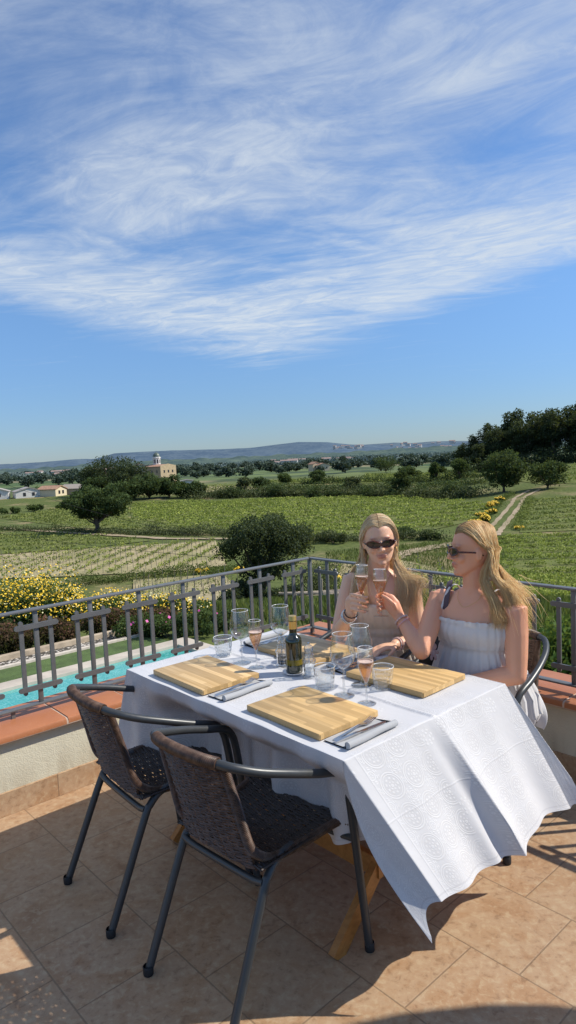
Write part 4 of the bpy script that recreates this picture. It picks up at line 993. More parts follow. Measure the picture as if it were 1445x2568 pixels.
# leafy shrubs right under the right railing
for i, (x, y, w_, h_, lb) in enumerate([(3.6, 9.6, 2.0, 1.6, 'dense green shrub just outside the right railing behind the chair'), (4.9, 9.2, 2.2, 1.5, 'dense green shrub at the right frame edge beyond the railing'), (2.5, 11.2, 1.8, 1.1, 'green shrub between the two women below the railing')]):
    bush('shrub', lb, 'shrub', (x, y, gz(x, y)), w_, h_, 5200, .085, M_LEAF_GREEN, 360 + i, 'green shrubs outside the right railing', ncl=14)
for i, (x, y) in enumerate([(4.2, 60), (5.2, 62), (-5.4, 71), (-9.5, 71.5), (28.5, 96), (33, 97)]):
    bush('yellow_weed', ['clump of yellow flowers left of the first woman', 'clump of yellow flowers right above the railing corner', 'yellow flowers at the right end of the tan vineyard', 'yellow flowers in the weeds below the tan vineyard', 'yellow flowers at the foot of the rutted road', 'yellow flowers at the edge of the right hand vineyard'][i], 'wild flowers', at(x, y), 1.6, .7, 500, .12, M_GRASS, 380 + i, 'yellow wild flower clumps', ncl=5, flowers=[('flower', M_YELLOW, 160, .12)])
# ------------------------------------------------------------------ table and cloth
TA = R(41.5); TU = V((math.cos(TA), math.sin(TA), 0)); TV = V((TU.y, -TU.x, 0))
TO = V((-.71, 2.800, 0)); TL, TW, TZ = 1.26, .855, .730
def tp(s, t, z=TZ): q = TO + TV * s + TU * t; return V((q.x, q.y, z))
tb = thing('folding_table', 'wooden folding table under the white patterned cloth', 'table', tuple(tp(TL / 2, TW / 2, 0)))
def slabbox(b, s0, s1, t0, t1, z0, z1): b.loft([[tp(s0, t0, z), tp(s1, t0, z), tp(s1, t1, z), tp(s0, t1, z)] for z in (z0, z1)])
b = MB(); slabbox(b, .012, TL - .012, .012, TW - .012, .700, .722); b.build('tabletop', M_TEAK, tb, False, True)
def plank(b, p, q, wd, th, side):
    p, q = V(p), V(q); d = (q - p).normalized(); sd_ = V(side).normalized(); n_ = d.cross(sd_).normalized()
    b.loft([[c + sd_ * (a * th / 2) + n_ * (e * wd / 2) for a, e in ((-1, -1), (1, -1), (1, 1), (-1, 1))] for c in (p, q)])
for s in (.16, 1.10):
    b = MB(); plank(b, tp(s, .09, 0.0), tp(s, .80, .70), .052, .026, TV); b.build('leg', M_TEAK, tb, False, True)
    b = MB(); plank(b, tp(s - .032, .78, 0.0), tp(s - .032, .07, .70), .052, .026, TV); b.build('leg', M_TEAK, tb, False, True)
b = MB(); plank(b, tp(.13, .30, .215), tp(1.12, .30, .215), .07, .022, TU); b.build('stretcher', M_TEAK, tb, False, True)
b = MB(); plank(b, tp(.13, .62, .215), tp(1.12, .62, .215), .06, .022, TU); b.build('stretcher', M_TEAK, tb, False, True)

def tablecloth():
    S0, S1, T0, T1 = -.33, TL + .50, -.40, TW + .30; ns, nt = 240, 310
    vs = []; uv = []
    def sm(x, r=.02): return 0 if x <= 0 else (x * x / (2 * r) if x < r else x - r / 2)
    for j in range(nt + 1):
        t = T0 + (T1 - T0) * j / nt
        for i in range(ns + 1):
            s = S0 + (S1 - S0) * i / ns
            cs = min(max(s, 0), TL); ct = min(max(t, 0), TW)
            ds = s - cs; dt = t - ct
            d = math.hypot(ds, dt); z = TZ + .0035; P = tp(cs, ct, 0); off = V((0, 0, 0))
            if d > 0:
                dr = sm(d); a_ = math.atan2(abs(dt), abs(ds)) / (math.pi / 2)        # 0 end side .. 1 long side
                # displacement per metre of overhang: (outward along TV, along TU, down)
                if ds >= 0 and (ds > 0 or True):
                    q = ct / TW
                    end = np.array((.36, .40 - .20 * q, .90))
                if dt < 0:
                    sweep = float(ss(1.02, TL, cs)); push = float(ss(.10, .34, cs)) * (1 - sweep); near = float(ss(.045, .17, abs(dt)))
                    w0 = (.012 * math.sin(cs * 21) + .008 * math.sin(cs * 43 + 1)) * min(1, abs(dt) / .25) * 1.5
                    side = np.array((-.05 * sweep, -.10 * (1 - push) * (1 - sweep) + .50 * sweep * float(ss(.0, .16, abs(dt))), .985 - .12 * sweep))
                    lift = push * .10 * max(0, abs(dt) - .12) * 2.0 * (.5 + .5 * math.sin(cs * 9.5 + .4))
                    extra = TU * (push * .135 * near + w0 * (1 - sweep))
                elif dt > 0:
                    side = np.array((0, .10, .985)); lift = 0; extra = TU * (.01 * math.sin(cs * 19) * min(1, dt / .2))
                if ds < 0:
                    end = np.array((-.10, 0, .985)); 
                if dt == 0: vec = end
                elif ds == 0: vec = side
                else:
                    tipv = np.array((.27, .235, .86)) if (ds > 0 and dt < 0) else (np.array((.40, .26, .74)) if ds > 0 else np.array((-.14, .14 * (1 if dt > 0 else -1), .96)))
                    if ds < 0 and dt < 0: side = np.array((0, -.10, .985))
                    k = a_ / .45 if a_ < .45 else 1 + (a_ - .45) / .55
                    vec = end * (1 - k) + tipv * k if k < 1 else tipv * (2 - k) + side * (k - 1)
                off = TV * (vec[0] * dr) + TU * (vec[1] * dr); z -= vec[2] * dr
                if dt != 0:
                    fade = a_ ** 2 if ds != 0 else 1
                    off += extra * fade; z += lift * fade
                if ds > 0 and dt < 0:
                    kk = math.sin(math.pi * min(1, d / .62)) * math.sin(math.pi * min(1, a_ / .9)); off -= TV * (.05 * kk); off -= TU * (.02 * kk)
                if ds > 0:
                    g = min(1, ds / .4) * (1 - a_)
                    wv = .007 * math.sin(ct * 15 + 1.0) + .006 * math.sin(ct * 27 + 2.2 + ds * 3)
                    ck = ct - .43 - .02 * ds
                    wv += .030 * math.exp(-abs(ck) / (.020 if ck < 0 else .11)) - .014 * math.exp(-((ck + .05) / .03) ** 2)
                    off += TV * (wv * g * 1.4) ; z += .013 * math.sin(ct * 8.5 + 2.2) * min(1, ds / .5) ** 2 * (1 - a_)
                elif ds < 0: off += TV * (-.010 * math.sin(ct * 17 + .5) * min(1, -ds / .3))
            else:
                z += .0009 * math.sin(s * 23 + t * 9) + .0008 * math.sin(t * 31 - s * 7)
            z += .0060 * math.exp(-((t - .43) / .0075) ** 2) * (1 if d == 0 else 0) - .001 * math.exp(-((t - .45) / .012) ** 2) * (1 if d == 0 else 0)
            P = P + off; P.z = max(z, .012); vs.append(P); uv.append((s, t))
    fs = [(j * (ns + 1) + i, j * (ns + 1) + i + 1, (j + 1) * (ns + 1) + i + 1, (j + 1) * (ns + 1) + i) for j in range(nt) for i in range(ns)]
    b = MB(); b.add(vs, fs); b.uv = uv
    o = b.build('tablecloth', M_CLOTH, ang=0)
    return tag(o, 'white damask tablecloth hanging low at its right end', 'tablecloth')
tablecloth()

# ------------------------------------------------------------------ chairs
def bez(pts, n=6):
    """Catmull-Rom through pts"""
    P = [V(p) for p in pts]; P = [P[0] * 2 - P[1]] + P + [P[-1] * 2 - P[-2]]; out = []
    for i in range(1, len(P) - 2):
        for k in range(n):
            t = k / n; a, b_, c, d = P[i - 1], P[i], P[i + 1], P[i + 2]
            out.append(.5 * ((2 * b_) + (c - a) * t + (2 * a - 5 * b_ + 4 * c - d) * t * t + (3 * b_ - a - 3 * c + d) * t ** 3))
    out.append(P[-2]); return out
def resample(pts, step):
    L = [0]; 
    for a, b_ in zip(pts, pts[1:]): L.append(L[-1] + (b_ - a).length)
    n = max(2, int(L[-1] / step)); out = []; j = 0
    for k in range(n + 1):
        d = L[-1] * k / n
        while j < len(L) - 2 and L[j + 1] < d: j += 1
        f = (d - L[j]) / max(1e-9, L[j + 1] - L[j]); out.append(pts[j].lerp(pts[j + 1], min(1, f)))
    return out
def wrap(b, pts, r, pitch=.0052):
    """cane wound round a tube"""
    q = resample(pts, pitch / 3); rad = [r + (.0022 if k % 3 == 1 else (.0014 if k % 3 == 2 else 0)) for k in range(len(q))]
    b.tube(q, rad, 10)
SEAT_Z = .445
def backpt(x, f):
    """shell of the backrest: f 0 bottom .. 1 top"""
    z = SEAT_Z - .03 + f * (.755 - SEAT_Z + .03); y = -.125 - .115 * f - .035 * f * f * 0
    y += .045 * (abs(x) / .15) ** 2 * (.25 + .75 * f) * .8
    return V((x * (1 + .10 * (1 - f)), y, z))
def seatpt(x, f):
    """f 0 rear .. 1 front"""
    y = -.12 + .36 * f; z = SEAT_Z - .012 * math.sin(math.pi * f) * (1 - (x / .2) ** 2) - .010 + .012 * f + (.022 * (abs(x) / .2) ** 3 * ss(.75, 1, f)) - .018 * float(ss(.9, 1.05, f)) * (1 - (abs(x) / .2) ** 2)
    return V((x * (1 + .06 * f), y, z))
def weave(b, fn, xs, f0, f1, rows, rr, amp, flip=0, skip=None):
    for j in range(rows):
        f = f0 + (f1 - f0) * (j + .5) / rows; pts = []
        n = len(xs) * 2
        for k in range(n + 1):
            u = -1 + 2 * k / n; x = u * xs[-1]; p = fn(x, f)
            e = 1e-3; nx = (fn(x + e, f) - p).cross(fn(x, f + e) - p).normalized()
            pts.append(p + nx * (amp * math.cos(math.pi * k) * (1 if (j + flip) % 2 else -1) + .0015 * math.sin(j * 2.1 + k)))
        b.tube(pts, rr, 5, cap=False)
    for k, x in enumerate(xs):
        for x_ in ((-x, x) if x else (0,)):
            b.tube([fn(x_, f0 + (f1 - f0) * i / 10) for i in range(11)], rr * 1.05, 5, cap=False)
def make_chair(label):
    t = thing('bistro_chair', label, 'chair', (0, 0, 0), 0, 'wicker bistro chairs round the table'); r = .0135
    half = [(.145, -.222, .766), (.185, -.20, .758), (.222, -.135, .733), (.247, -.04, .702), (.259, .06, .668), (.262, .12, .650), (.262, .155, .632), (.262, .178, .598), (.262, .19, .55)]
    arm = [(-x, y, z) for x, y, z in half[::-1]] + [(-.09, -.238, .770), (0, -.243, .771), (.09, -.238, .770)] + half
    b = MB(); b.tube(bez(arm, 6), r, 12); b.build('arm_rail', M_TUBE, t)
    for sx in (-1, 1):
        leg = [(sx * .262, .19, .55), (sx * .262, .205, .45), (sx * .262, .262, .012)]
        b = MB(); b.tube(bez(leg, 4), r, 12); lg = b.build('leg', M_TUBE, t)
        b = MB(); b.lathe([(.0, 0), (.0155, .001), (.0165, .006), (.0165, .028), (.0150, .030)], (sx * .262, .264, 0), 14); b.build('foot_cap', M_RUBBER, lg)
        leg = [(sx * .176, .02, SEAT_Z - .010), (sx * .180, -.045, SEAT_Z - .016), (sx * .186, -.090, SEAT_Z - .045), (sx * .190, -.125, .345), (sx * .196, -.270, .012)]
        b = MB(); b.tube(bez(leg, 6), r, 12); lg = b.build('leg', M_TUBE, t)
        b = MB(); b.lathe([(.0, 0), (.0155, .001), (.0165, .006), (.0165, .028), (.0150, .030)], (sx * .196, -.2715, 0), 14); b.build('foot_cap', M_RUBBER, lg)
    b = MB(); b.tube(bez([(-.187, -.112, .385), (-.12, -.114, .378), (.12, -.114, .378), (.187, -.112, .385)], 5), .0115, 10); b.build('stretcher', M_TUBE, t)
    b = MB(); b.tube(bez([(-.262, .212, .40), (-.15, .205, .395), (.15, .205, .395), (.262, .212, .40)], 4), .0115, 10); b.build('stretcher', M_TUBE, t)
    # side frames of the woven shell: down the back, round the bend, along the seat
    b = MB()
    for sx in (-1, 1):
        path = bez([backpt(sx * .148, 1.0), backpt(sx * .150, .6), backpt(sx * .152, .25), V((sx * .168, -.105, SEAT_Z + .012)), V((sx * .175, -.055, SEAT_Z - .012)), V((sx * .190, .06, SEAT_Z - .012)), V((sx * .208, .19, SEAT_Z + .000)), V((sx * .236, .215, SEAT_Z + .0))], 8)
        wrap(b, path, .0125)
    wrap(b, bez([p for p in arm if p[1] < -.221], 8), .0168, .0058)
    b.build('cane_wrap', M_WICKER, t)
    b = MB(); weave(b, backpt, [.0, .042, .084, .126, .148], .0, .985, 72, .0034, .0026); b.build('backrest', M_WICKER, t)
    b = MB(); weave(b, seatpt, [.0, .045, .09, .135, .175, .196], -.02, 1.0, 70, .0034, .0024); wrap(b, [seatpt(-.2 + .4 * k / 24, 1.01) for k in range(25)], .009); b.build('seat', M_SEAT, t)
    return t
def place(ch, x, y, fwd_deg, label=None):
    ch.location = (x, y, 0); ch.rotation_euler = (0, 0, R(fwd_deg - 90))
    if label: ch['label'] = label
c1 = make_chair('empty wicker chair nearest the camera with its back to us')
c2 = dup(c1); c3 = dup(c1); c4 = dup(c1)
place(c1, -.172, 2.060, 45.5)
place(c2, -.575, 2.505, 38.5, 'empty wicker chair by the pool side parapet left of the nearest chair')
place(c3, .405, 3.315, 221.5, 'wicker chair under the woman facing the camera')
place(c4, .805, 2.86, 221.5, 'wicker chair under the woman seen in profile at the right')

# ------------------------------------------------------------------ things on the table
CZ = TZ + .0045
TROT = TA - math.pi / 2            # local x -> along TV
def trot(): return math.atan2(TV.y, TV.x)
def board(x, y, ang, label, mat):
    o = thing('cutting_board', label, 'cutting board', (x, y, CZ), ang, 'bamboo boards')
    b = MB(); b.box((0, 0, .0115), (.362, .266, .021), bev=.0025); b.build('slab', mat, o, ang=30)
    for sx in (-1, 1):
        b = MB(); b.box((sx * .1823, 0, .0115), (.0012, .258, .016)); b.build('end_grain', M_BAMBOO, o, False)
    return o
tv = trot()
board(.047, 2.214, tv + R(-.8), 'plain bamboo board nearest the camera', M_BAMBOO)
board(-.360, 2.656, tv + R(-1), 'striped bamboo board in front of the left empty chair', M_BAMBOO_B)
board(.4165, 2.528, tv + R(1), 'wide bamboo board in front of the woman in profile', M_BAMBOO)
board(.055, 2.935, tv + R(0), 'striped bamboo board in front of the woman facing the camera', M_BAMBOO_B)
def fork():
    b = MB(); 
    b.loft([[V((x, -w_, z)), V((x, w_, z)), V((x, w_, z + .0016)), V((x, -w_, z + .0016))] for x, w_, z in ((-.10, .0055, .002), (-.095, .0068, .002), (-.05, .0045, .004), (.02, .003, .0085), (.035, .006, .007), (.045, .0115, .0055), (.055, .012, .005))])
    for k in range(4):
        y = -.0102 + .0068 * k
        b.loft([[V((x, y - w_, z)), V((x, y + w_, z)), V((x, y + w_, z + .0015)), V((x, y - w_, z + .0015))] for x, w_, z in ((.054, .002, .005), (.075, .0018, .0065), (.098, .0012, .011))])
    return b
def knife():
    b = MB(); b.loft([[V((x, -w0, z)), V((x, w1, z)), V((x, w1, z + h)), V((x, -w0, z + h))] for x, w0, w1, z, h in ((-.112, .004, .004, .002, .004), (-.108, .0065, .0065, .001, .006), (-.02, .005, .005, .002, .0055), (-.005, .004, .004, .003, .003), (.0, .007, .006, .003, .002), (.06, .0085, .0065, .003, .0016), (.10, .006, .0055, .003, .001), (.113, .0005, .002, .003, .0008))])
    return b
def setting(x, y, ang, wl, wf, wk):
    """napkin folded flat with a rolled edge, fork and knife on it; local x along TU"""
    n_ = thing('napkin', wl, 'napkin', (x, y, CZ), ang, 'grey napkins')
    b = MB(); prof = [(-.052, .0005), (-.052, .0035), (.0, .0042), (.030, .0042)] 
    for k in range(14): a = -math.pi / 2 - .2 + (2 * math.pi) * k / 14; prof.append((.041 + .0105 * math.cos(a) * 1.0, .0125 + .0105 * math.sin(a)))
    prof += [(.036, .0008)]
    b.loft([[V((xx, -yy, zz + .0012 * math.sin(xx * 40))) for yy, zz in prof] for xx in np.linspace(-.115, .115, 14)]); b.build('folded_cloth', M_NAPKIN, n_, ang=50)
    c, s = math.cos(ang), math.sin(ang)
    for nm, lb, mb, dy, dz, da in (('fork', wf, fork(), .030, .0045, R(3)), ('knife', wk, knife(), .003, .0045, R(-4))):
        o = thing(nm, lb, nm, (x - s * dy, y + c * dy, CZ + dz), ang + da, nm + 's on the napkins'); mb.build('steel', M_STEEL, o, ang=30)
ta = TA
setting(.198, 2.030, ta + R(2), 'grey napkin right of the nearest board with a rolled edge', 'fork on the napkin nearest the camera', 'knife on the napkin nearest the camera')
setting(-.205, 2.470, ta + R(3), 'grey napkin between the left striped board and the nearest board', 'fork on the napkin beside the left striped board', 'knife on the napkin beside the left striped board')
setting(-.115, 3.125, ta + math.pi, 'grey napkin at the far left corner of the table', 'fork on the napkin at the far left corner', 'knife on the napkin at the far left corner')
setting(.245, 2.72, ta + math.pi, 'napkin between the two women behind the big glasses', 'fork on the napkin between the women', 'knife on the napkin between the women')
def glass(name, label, cat, prof, group, wine=None):
    o = thing(name, label, cat, (0, 0, 0), 0, group)
    b = MB(); b.lathe(prof['bowl'], seg=40); b.build('bowl', M_GLASS, o, ang=0)
    b = MB(); b.tube([(math.cos(a) * prof['rim'][0], math.sin(a) * prof['rim'][0], prof['rim'][1]) for a in np.linspace(0, 2 * math.pi, 41)], .0009, 6, cap=False); b.build('rim', M_RIM, o, ang=0)
    b = MB(); b.lathe(prof['stem'], seg=16); b.build('stem', M_STEMGLASS, o, ang=0)
    b = MB(); b.lathe(prof['foot'], seg=40); b.build('foot', M_GLASS, o, ang=0)
    if wine:
        b = MB(); b.lathe(wine, seg=36, capb=True, capt=False); w_ = b.build('wine', M_WINE, o, ang=0)
        r_, z_ = wine[-1]; b = MB(); b.lathe([(.0005, z_), (r_ * .9, z_), (r_, z_ + .001), (r_, z_ + .003), (r_ * .86, z_ + .0025)], seg=36); b.build('foam', M_FOAM, w_, ang=0)
    return o
M_RIM = simple('glass_rim', (.80, .83, .85), .08, spec=.9); 
_m = Mat('solid_glass'); M_STEMGLASS = _m.done(_m.n('MixShader', {0: .72, 1: _m.n('BsdfGlass', {'Color': (.97, .98, .98, 1), 'Roughness': .02, 'IOR': 1.45}).outputs[0], 2: _m.n('BsdfTransparent', {'Color': (.93, .94, .95, 1)}).outputs[0]}).outputs[0])
BIG = dict(bowl=[(.0035, .098), (.012, .101), (.026, .111), (.040, .128), (.0465, .145), (.0455, .165), (.0405, .195), (.0345, .226)], rim=(.0345, .226), stem=[(.0035, .006), (.0042, .02), (.0036, .06), (.0040, .090), (.006, .099), (.001, .101)], foot=[(.003, .012), (.006, .006), (.02, .0035), (.037, .0018), (.0375, .0008), (.001, .0006)])
FL = dict(bowl=[(.0035, .072), (.007, .078), (.014, .095), (.0225, .118), (.0278, .137), (.0288, .150), (.0272, .170), (.0248, .197)], rim=(.0248, .197), stem=[(.0032, .006), (.0038, .02), (.0032, .05), (.0042, .068), (.006, .074), (.001, .076)], foot=[(.003, .010), (.006, .005), (.02, .003), (.032, .0016), (.0325, .0006), (.001, .0005)])
WL = [(.0022, .0735), (.0060, .079), (.0130, .0955), (.0215, .1185), (.0268, .1375), (.0276, .148)]
g1 = glass('wine_glass', 'tall empty wine glass left of the pale rose flute', 'wine glass', BIG, 'empty wine glasses'); g1.location = (-.222, 2.816, CZ)
dup(g1, (-.053, 2.868, CZ), .4, 'tall empty wine glass just behind the pepper mill'); dup(g1, (.172, 2.372, CZ), 1.0, 'tall empty wine glass behind the nearest board, left of a flute'); dup(g1, (.245, 2.474, CZ), 2.0, 'tallest looking empty wine glass in front of the first woman')
f1 = glass('champagne_flute', 'flute of pale rose standing by the left tumbler', 'champagne flute', FL, 'flutes of sparkling rose', WL); f1.location = (-.158, 2.745, CZ)
f2 = dup(f1, (.243, 2.285, CZ), 0, 'flute of darker rose standing by the nearest board')
f3 = dup(f1, (0, 0, 0), 0, 'flute of rose raised by the woman facing the camera'); f4 = dup(f1, (0, 0, 0), 0, 'flute of rose raised by the woman in profile')
def orient(o, base, top, spin=0):
    d = (V(top) - V(base)).normalized(); q = V((0, 0, 1)).rotation_difference(d)
    o.rotation_mode = 'QUATERNION'; o.rotation_quaternion = q @ Euler((0, 0, spin)).to_quaternion(); o.location = base
FB1, FT1 = V((.289, 2.83, .930)), V((.301, 2.835, 1.127)); FB2, FT2 = V((.370, 2.803, .912)), V((.373, 2.82, 1.110))
orient(f3, FB1, FT1); orient(f4, FB2, FT2)
def lettering(parent, text, size, rad, z0, ang0, flip=False):
    cu = bpy.data.curves.new('lettering', 'FONT'); cu.body = text; cu.size = size; cu.align_x = 'CENTER'; cu.resolution_u = 3
    tmp = bpy.data.objects.new('tmp', cu); COL.objects.link(tmp); dg = bpy.context.evaluated_depsgraph_get(); me = bpy.data.meshes.new_from_object(tmp.evaluated_get(dg))
    bpy.data.objects.remove(tmp); bpy.data.curves.remove(cu)
    for q in me.vertices:
        a = ang0 + q.co.x / rad; z = z0 + q.co.y; rr = rad + .0006
        q.co = (rr * math.cos(a), rr * math.sin(a), z)
    me.name = 'lettering'; me.materials.clear(); me.materials.append(M_INK); o = bpy.data.objects.new('lettering', me); COL.objects.link(o); o.parent = parent; return o
lettering(f3, 'Bolet', .0135, .0262, .172, math.pi / 2 + .15)      # read from behind, so mirrored from here
lettering(f2, 'Bolet', .0135, .0288, .146, math.pi + .25)
lettering(f4, 'Bolet', .0135, .0262, .172, math.pi / 2 + 1.0)
def tumbler(x, y, rz, label):
    o = thing('tumbler', label, 'tumbler', (x, y, CZ), rz, 'dimpled water tumblers'); seg = 64; rings = []
    prof = [(.002, .004), (.026, .004), (.030, .002), (.0325, .006), (.0335, .010)]
    for k in range(26): f = k / 25; prof.append((.0335 + .0075 * f ** .8, .010 + .070 * f))
    prof += [(.0410, .083)]
    for r_, z_ in prof:
        row = []
        for k in range(seg):
            a = 2 * math.pi * k / seg; dd = 0
            if .014 < z_ < .072: dd = -.0011 * max(0, math.cos(a * 16 + (z_ * 420)) * math.cos(z_ * 420 - a * 16)) 
            row.append(((r_ + dd) * math.cos(a), (r_ + dd) * math.sin(a), z_))
        rings.append(row)
    b = MB(); b.loft(rings, cap=False); b.build('cup', M_TUMBLER, o, ang=0)
    b = MB(); b.tube([(math.cos(a) * .041, math.sin(a) * .041, .0832) for a in np.linspace(0, 2 * math.pi, 49)], .0012, 6, cap=False); b.build('rim', M_RIM, o, ang=0)
    b = MB(); b.lathe([(.001, .0008), (.026, .001), (.029, .003), (.026, .0065), (.001, .007)], seg=40); b.build('base', M_STEMGLASS, o, ang=0)
    return o
tumbler(-.312, 2.934, 0, 'dimpled water tumbler at the left edge of the table')
tumbler(.108, 2.462, .5, 'dimpled water tumbler right of the salt mill')
tumbler(.319, 2.426, 1.1, 'dimpled water tumbler in front of the wide board')
bt = thing('oil_bottle', 'dark olive oil bottle with gold foil neck on the white saucer', 'bottle', (-.002, 2.645, CZ + .006))
b = MB(); b.lathe([(.0, .0005), (.030, .0005), (.0335, .003), (.034, .008), (.0335, .034)], seg=40); b.build('bottle_base', M_BOTTLE, bt, ang=0)
b = MB(); b.lathe([(.0335, .034), (.0335, .056)], seg=40); b.build('oil_band', M_OIL, bt, ang=0)
b = MB(); b.lathe([(.0335, .056), (.0335, .122), (.033, .132), (.029, .141), (.0195, .149), (.0155, .155), (.0148, .165), (.0148, .178)], seg=40); b.build('body', M_BOTTLE, bt, ang=60)
b = MB(); b.lathe([(.0152, .176), (.0158, .178), (.0158, .204), (.0163, .205), (.0163, .209), (.0158, .210), (.0160, .226), (.0150, .228), (.0, .228)], seg=36); b.build('gold_cap', M_GOLD, bt, ang=40)
b = MB(); b.lathe([(.0164, .207), (.0166, .208), (.0164, .2095)], seg=30); b.build('foil_line', M_BOTTLE, bt, ang=0)
o = thing('saucer', 'small white saucer under the oil bottle', 'saucer', (-.002, 2.645, CZ)); b = MB(); b.lathe([(.0, .0008), (.026, .0008), (.040, .005), (.0475, .0095), (.0482, .0105), (.046, .0105), (.037, .0065), (.0, .0055)], seg=44); b.build('dish', M_CERAMIC, o, ang=50)
def mill(x, y, label, fill, name):
    o = thing(name, label, 'mill', (x, y, CZ))
    b = MB(); b.lathe([(.001, .001), (.027, .001), (.029, .004), (.027, .009), (.0215, .014), (.0225, .03), (.0225, .058), (.0265, .064), (.0265, .070), (.0225, .074), (.0175, .082), (.0180, .086)], seg=32); b.build('body', M_TUMBLER, o, ang=0)
    b = MB(); b.lathe([(.0, .012), (.0195, .013), (.0200, .030), (.0200, .047), (.015, .050), (.0, .0505)], seg=24); b.build('filling', fill, o, ang=50)
    b = MB(); b.tube([(0, 0, .012), (0, 0, .092)], .0022, 8); b.build('spindle', M_STEEL, o)
    b = MB(); b.lathe([(.018, .087), (.020, .090), (.0185, .094), (.012, .098), (.0165, .104), (.0195, .112), (.0185, .120), (.012, .127), (.006, .130), (.0, .130)], seg=16); b.build('turning_knob', M_TUMBLER, o, ang=0)
    b = MB(); b.lathe([(.0, .128), (.0048, .129), (.0058, .133), (.0045, .138), (.0, .1395)], seg=14); b.build('finial', M_STEEL, o)
    return o
mill(-.052, 2.742, 'clear pepper mill with black peppercorns left of the oil bottle', M_PEPPER, 'pepper_mill')
mill(.056, 2.590, 'clear salt mill with white salt right of the oil bottle', M_SALT, 'salt_mill')

# parasol added out of view at the right to cast a round shadow on the tiles
pr = thing('shadow_parasol', 'round parasol added unseen right of the frame to shade the tiles at the bottom edge', 'shadow_parasol', (2.72, .80, 0))
b = MB(); b.tube([(0, 0, .02), (0, 0, 2.42)], .021, 12); b.build('pole', M_TEAK, pr)
b = MB(); b.lathe([(.0, .0), (.22, .0), (.22, .045), (.19, .06), (.03, .07), (.03, .22), (.0, .22)], seg=28); b.build('base', M_MORTAR, pr)
rows = [[(1.2 * f * math.cos(2 * math.pi * k / 48) , 1.2 * f * math.sin(2 * math.pi * k / 48), 2.44 - .26 * f - .012 * f * abs(math.sin(2 * math.pi * k / 48 * 4)) + dz) for k in range(48)] for f, dz in ((.02, 0), (.35, 0), (.7, 0), (1.0, 0), (1.0, -.10), (.99, -.10), (.99, -.01), (.02, -.01))]
b = MB(); b.loft(rows, cap=False); b.build('canopy', fabric('parasol_canvas', (.62, .56, .46), .02), pr, ang=50)
for k in range(8):
    a = math.pi / 4 * k + math.pi / 8; b = MB(); b.tube([(.03 * math.cos(a), .03 * math.sin(a), 2.40), (1.16 * math.cos(a), 1.16 * math.sin(a), 2.15)], .008, 6); b.build('rib', M_TEAK, pr)
# ------------------------------------------------------------------ people
def ring(c, L, F, hw, hf, hb, n=28, e=2.3, ripple=None):
    out = []
    for k in range(n):
        a = 2 * math.pi * k / n; ca, sa = math.cos(a), math.sin(a)
        x = math.copysign(abs(ca) ** (2 / e), ca) * hw; y = math.copysign(abs(sa) ** (2 / e), sa) * (hf if sa > 0 else hb)
        m = 1 + (ripple(a) if ripple else 0)
        out.append(V(c) + L * (x * m) + F * (y * m))
    return out
def remesh(mb, vox, it=4, fac=.5):
    me = bpy.data.meshes.new('tmp'); me.from_pydata(mb.v, [], mb.f); me.update()
    o = bpy.data.objects.new('tmp', me); COL.objects.link(o)
    m = o.modifiers.new('r', 'REMESH'); m.mode = 'VOXEL'; m.voxel_size = vox; m.adaptivity = 0
    s = o.modifiers.new('s', 'SMOOTH'); s.factor = fac; s.iterations = it
    dg = bpy.context.evaluated_depsgraph_get(); dg.update(); ev = o.evaluated_get(dg).to_mesh()
    nv = len(ev.vertices); co_ = np.zeros(nv * 3); ev.vertices.foreach_get('co', co_); r = MB(); r.v = [tuple(q) for q in co_.reshape(-1, 3)]; r.f = [tuple(p.vertices) for p in ev.polygons]
    o.evaluated_get(dg).to_mesh_clear(); bpy.data.objects.remove(o); bpy.data.meshes.remove(me); return r
def frame(fwd, roll=0, pitch=0):
    f = V(fwd).normalized(); up = V((0, 0, 1)); r = f.cross(up).normalized()         # person's right
    f2 = Matrix.Rotation(pitch, 3, r) @ f; u2 = r.cross(f2)
    M = Matrix((r, f2, u2)).transposed()                                              # local x right, y fwd, z up
    return M @ Matrix.Rotation(roll, 3, 'Y')
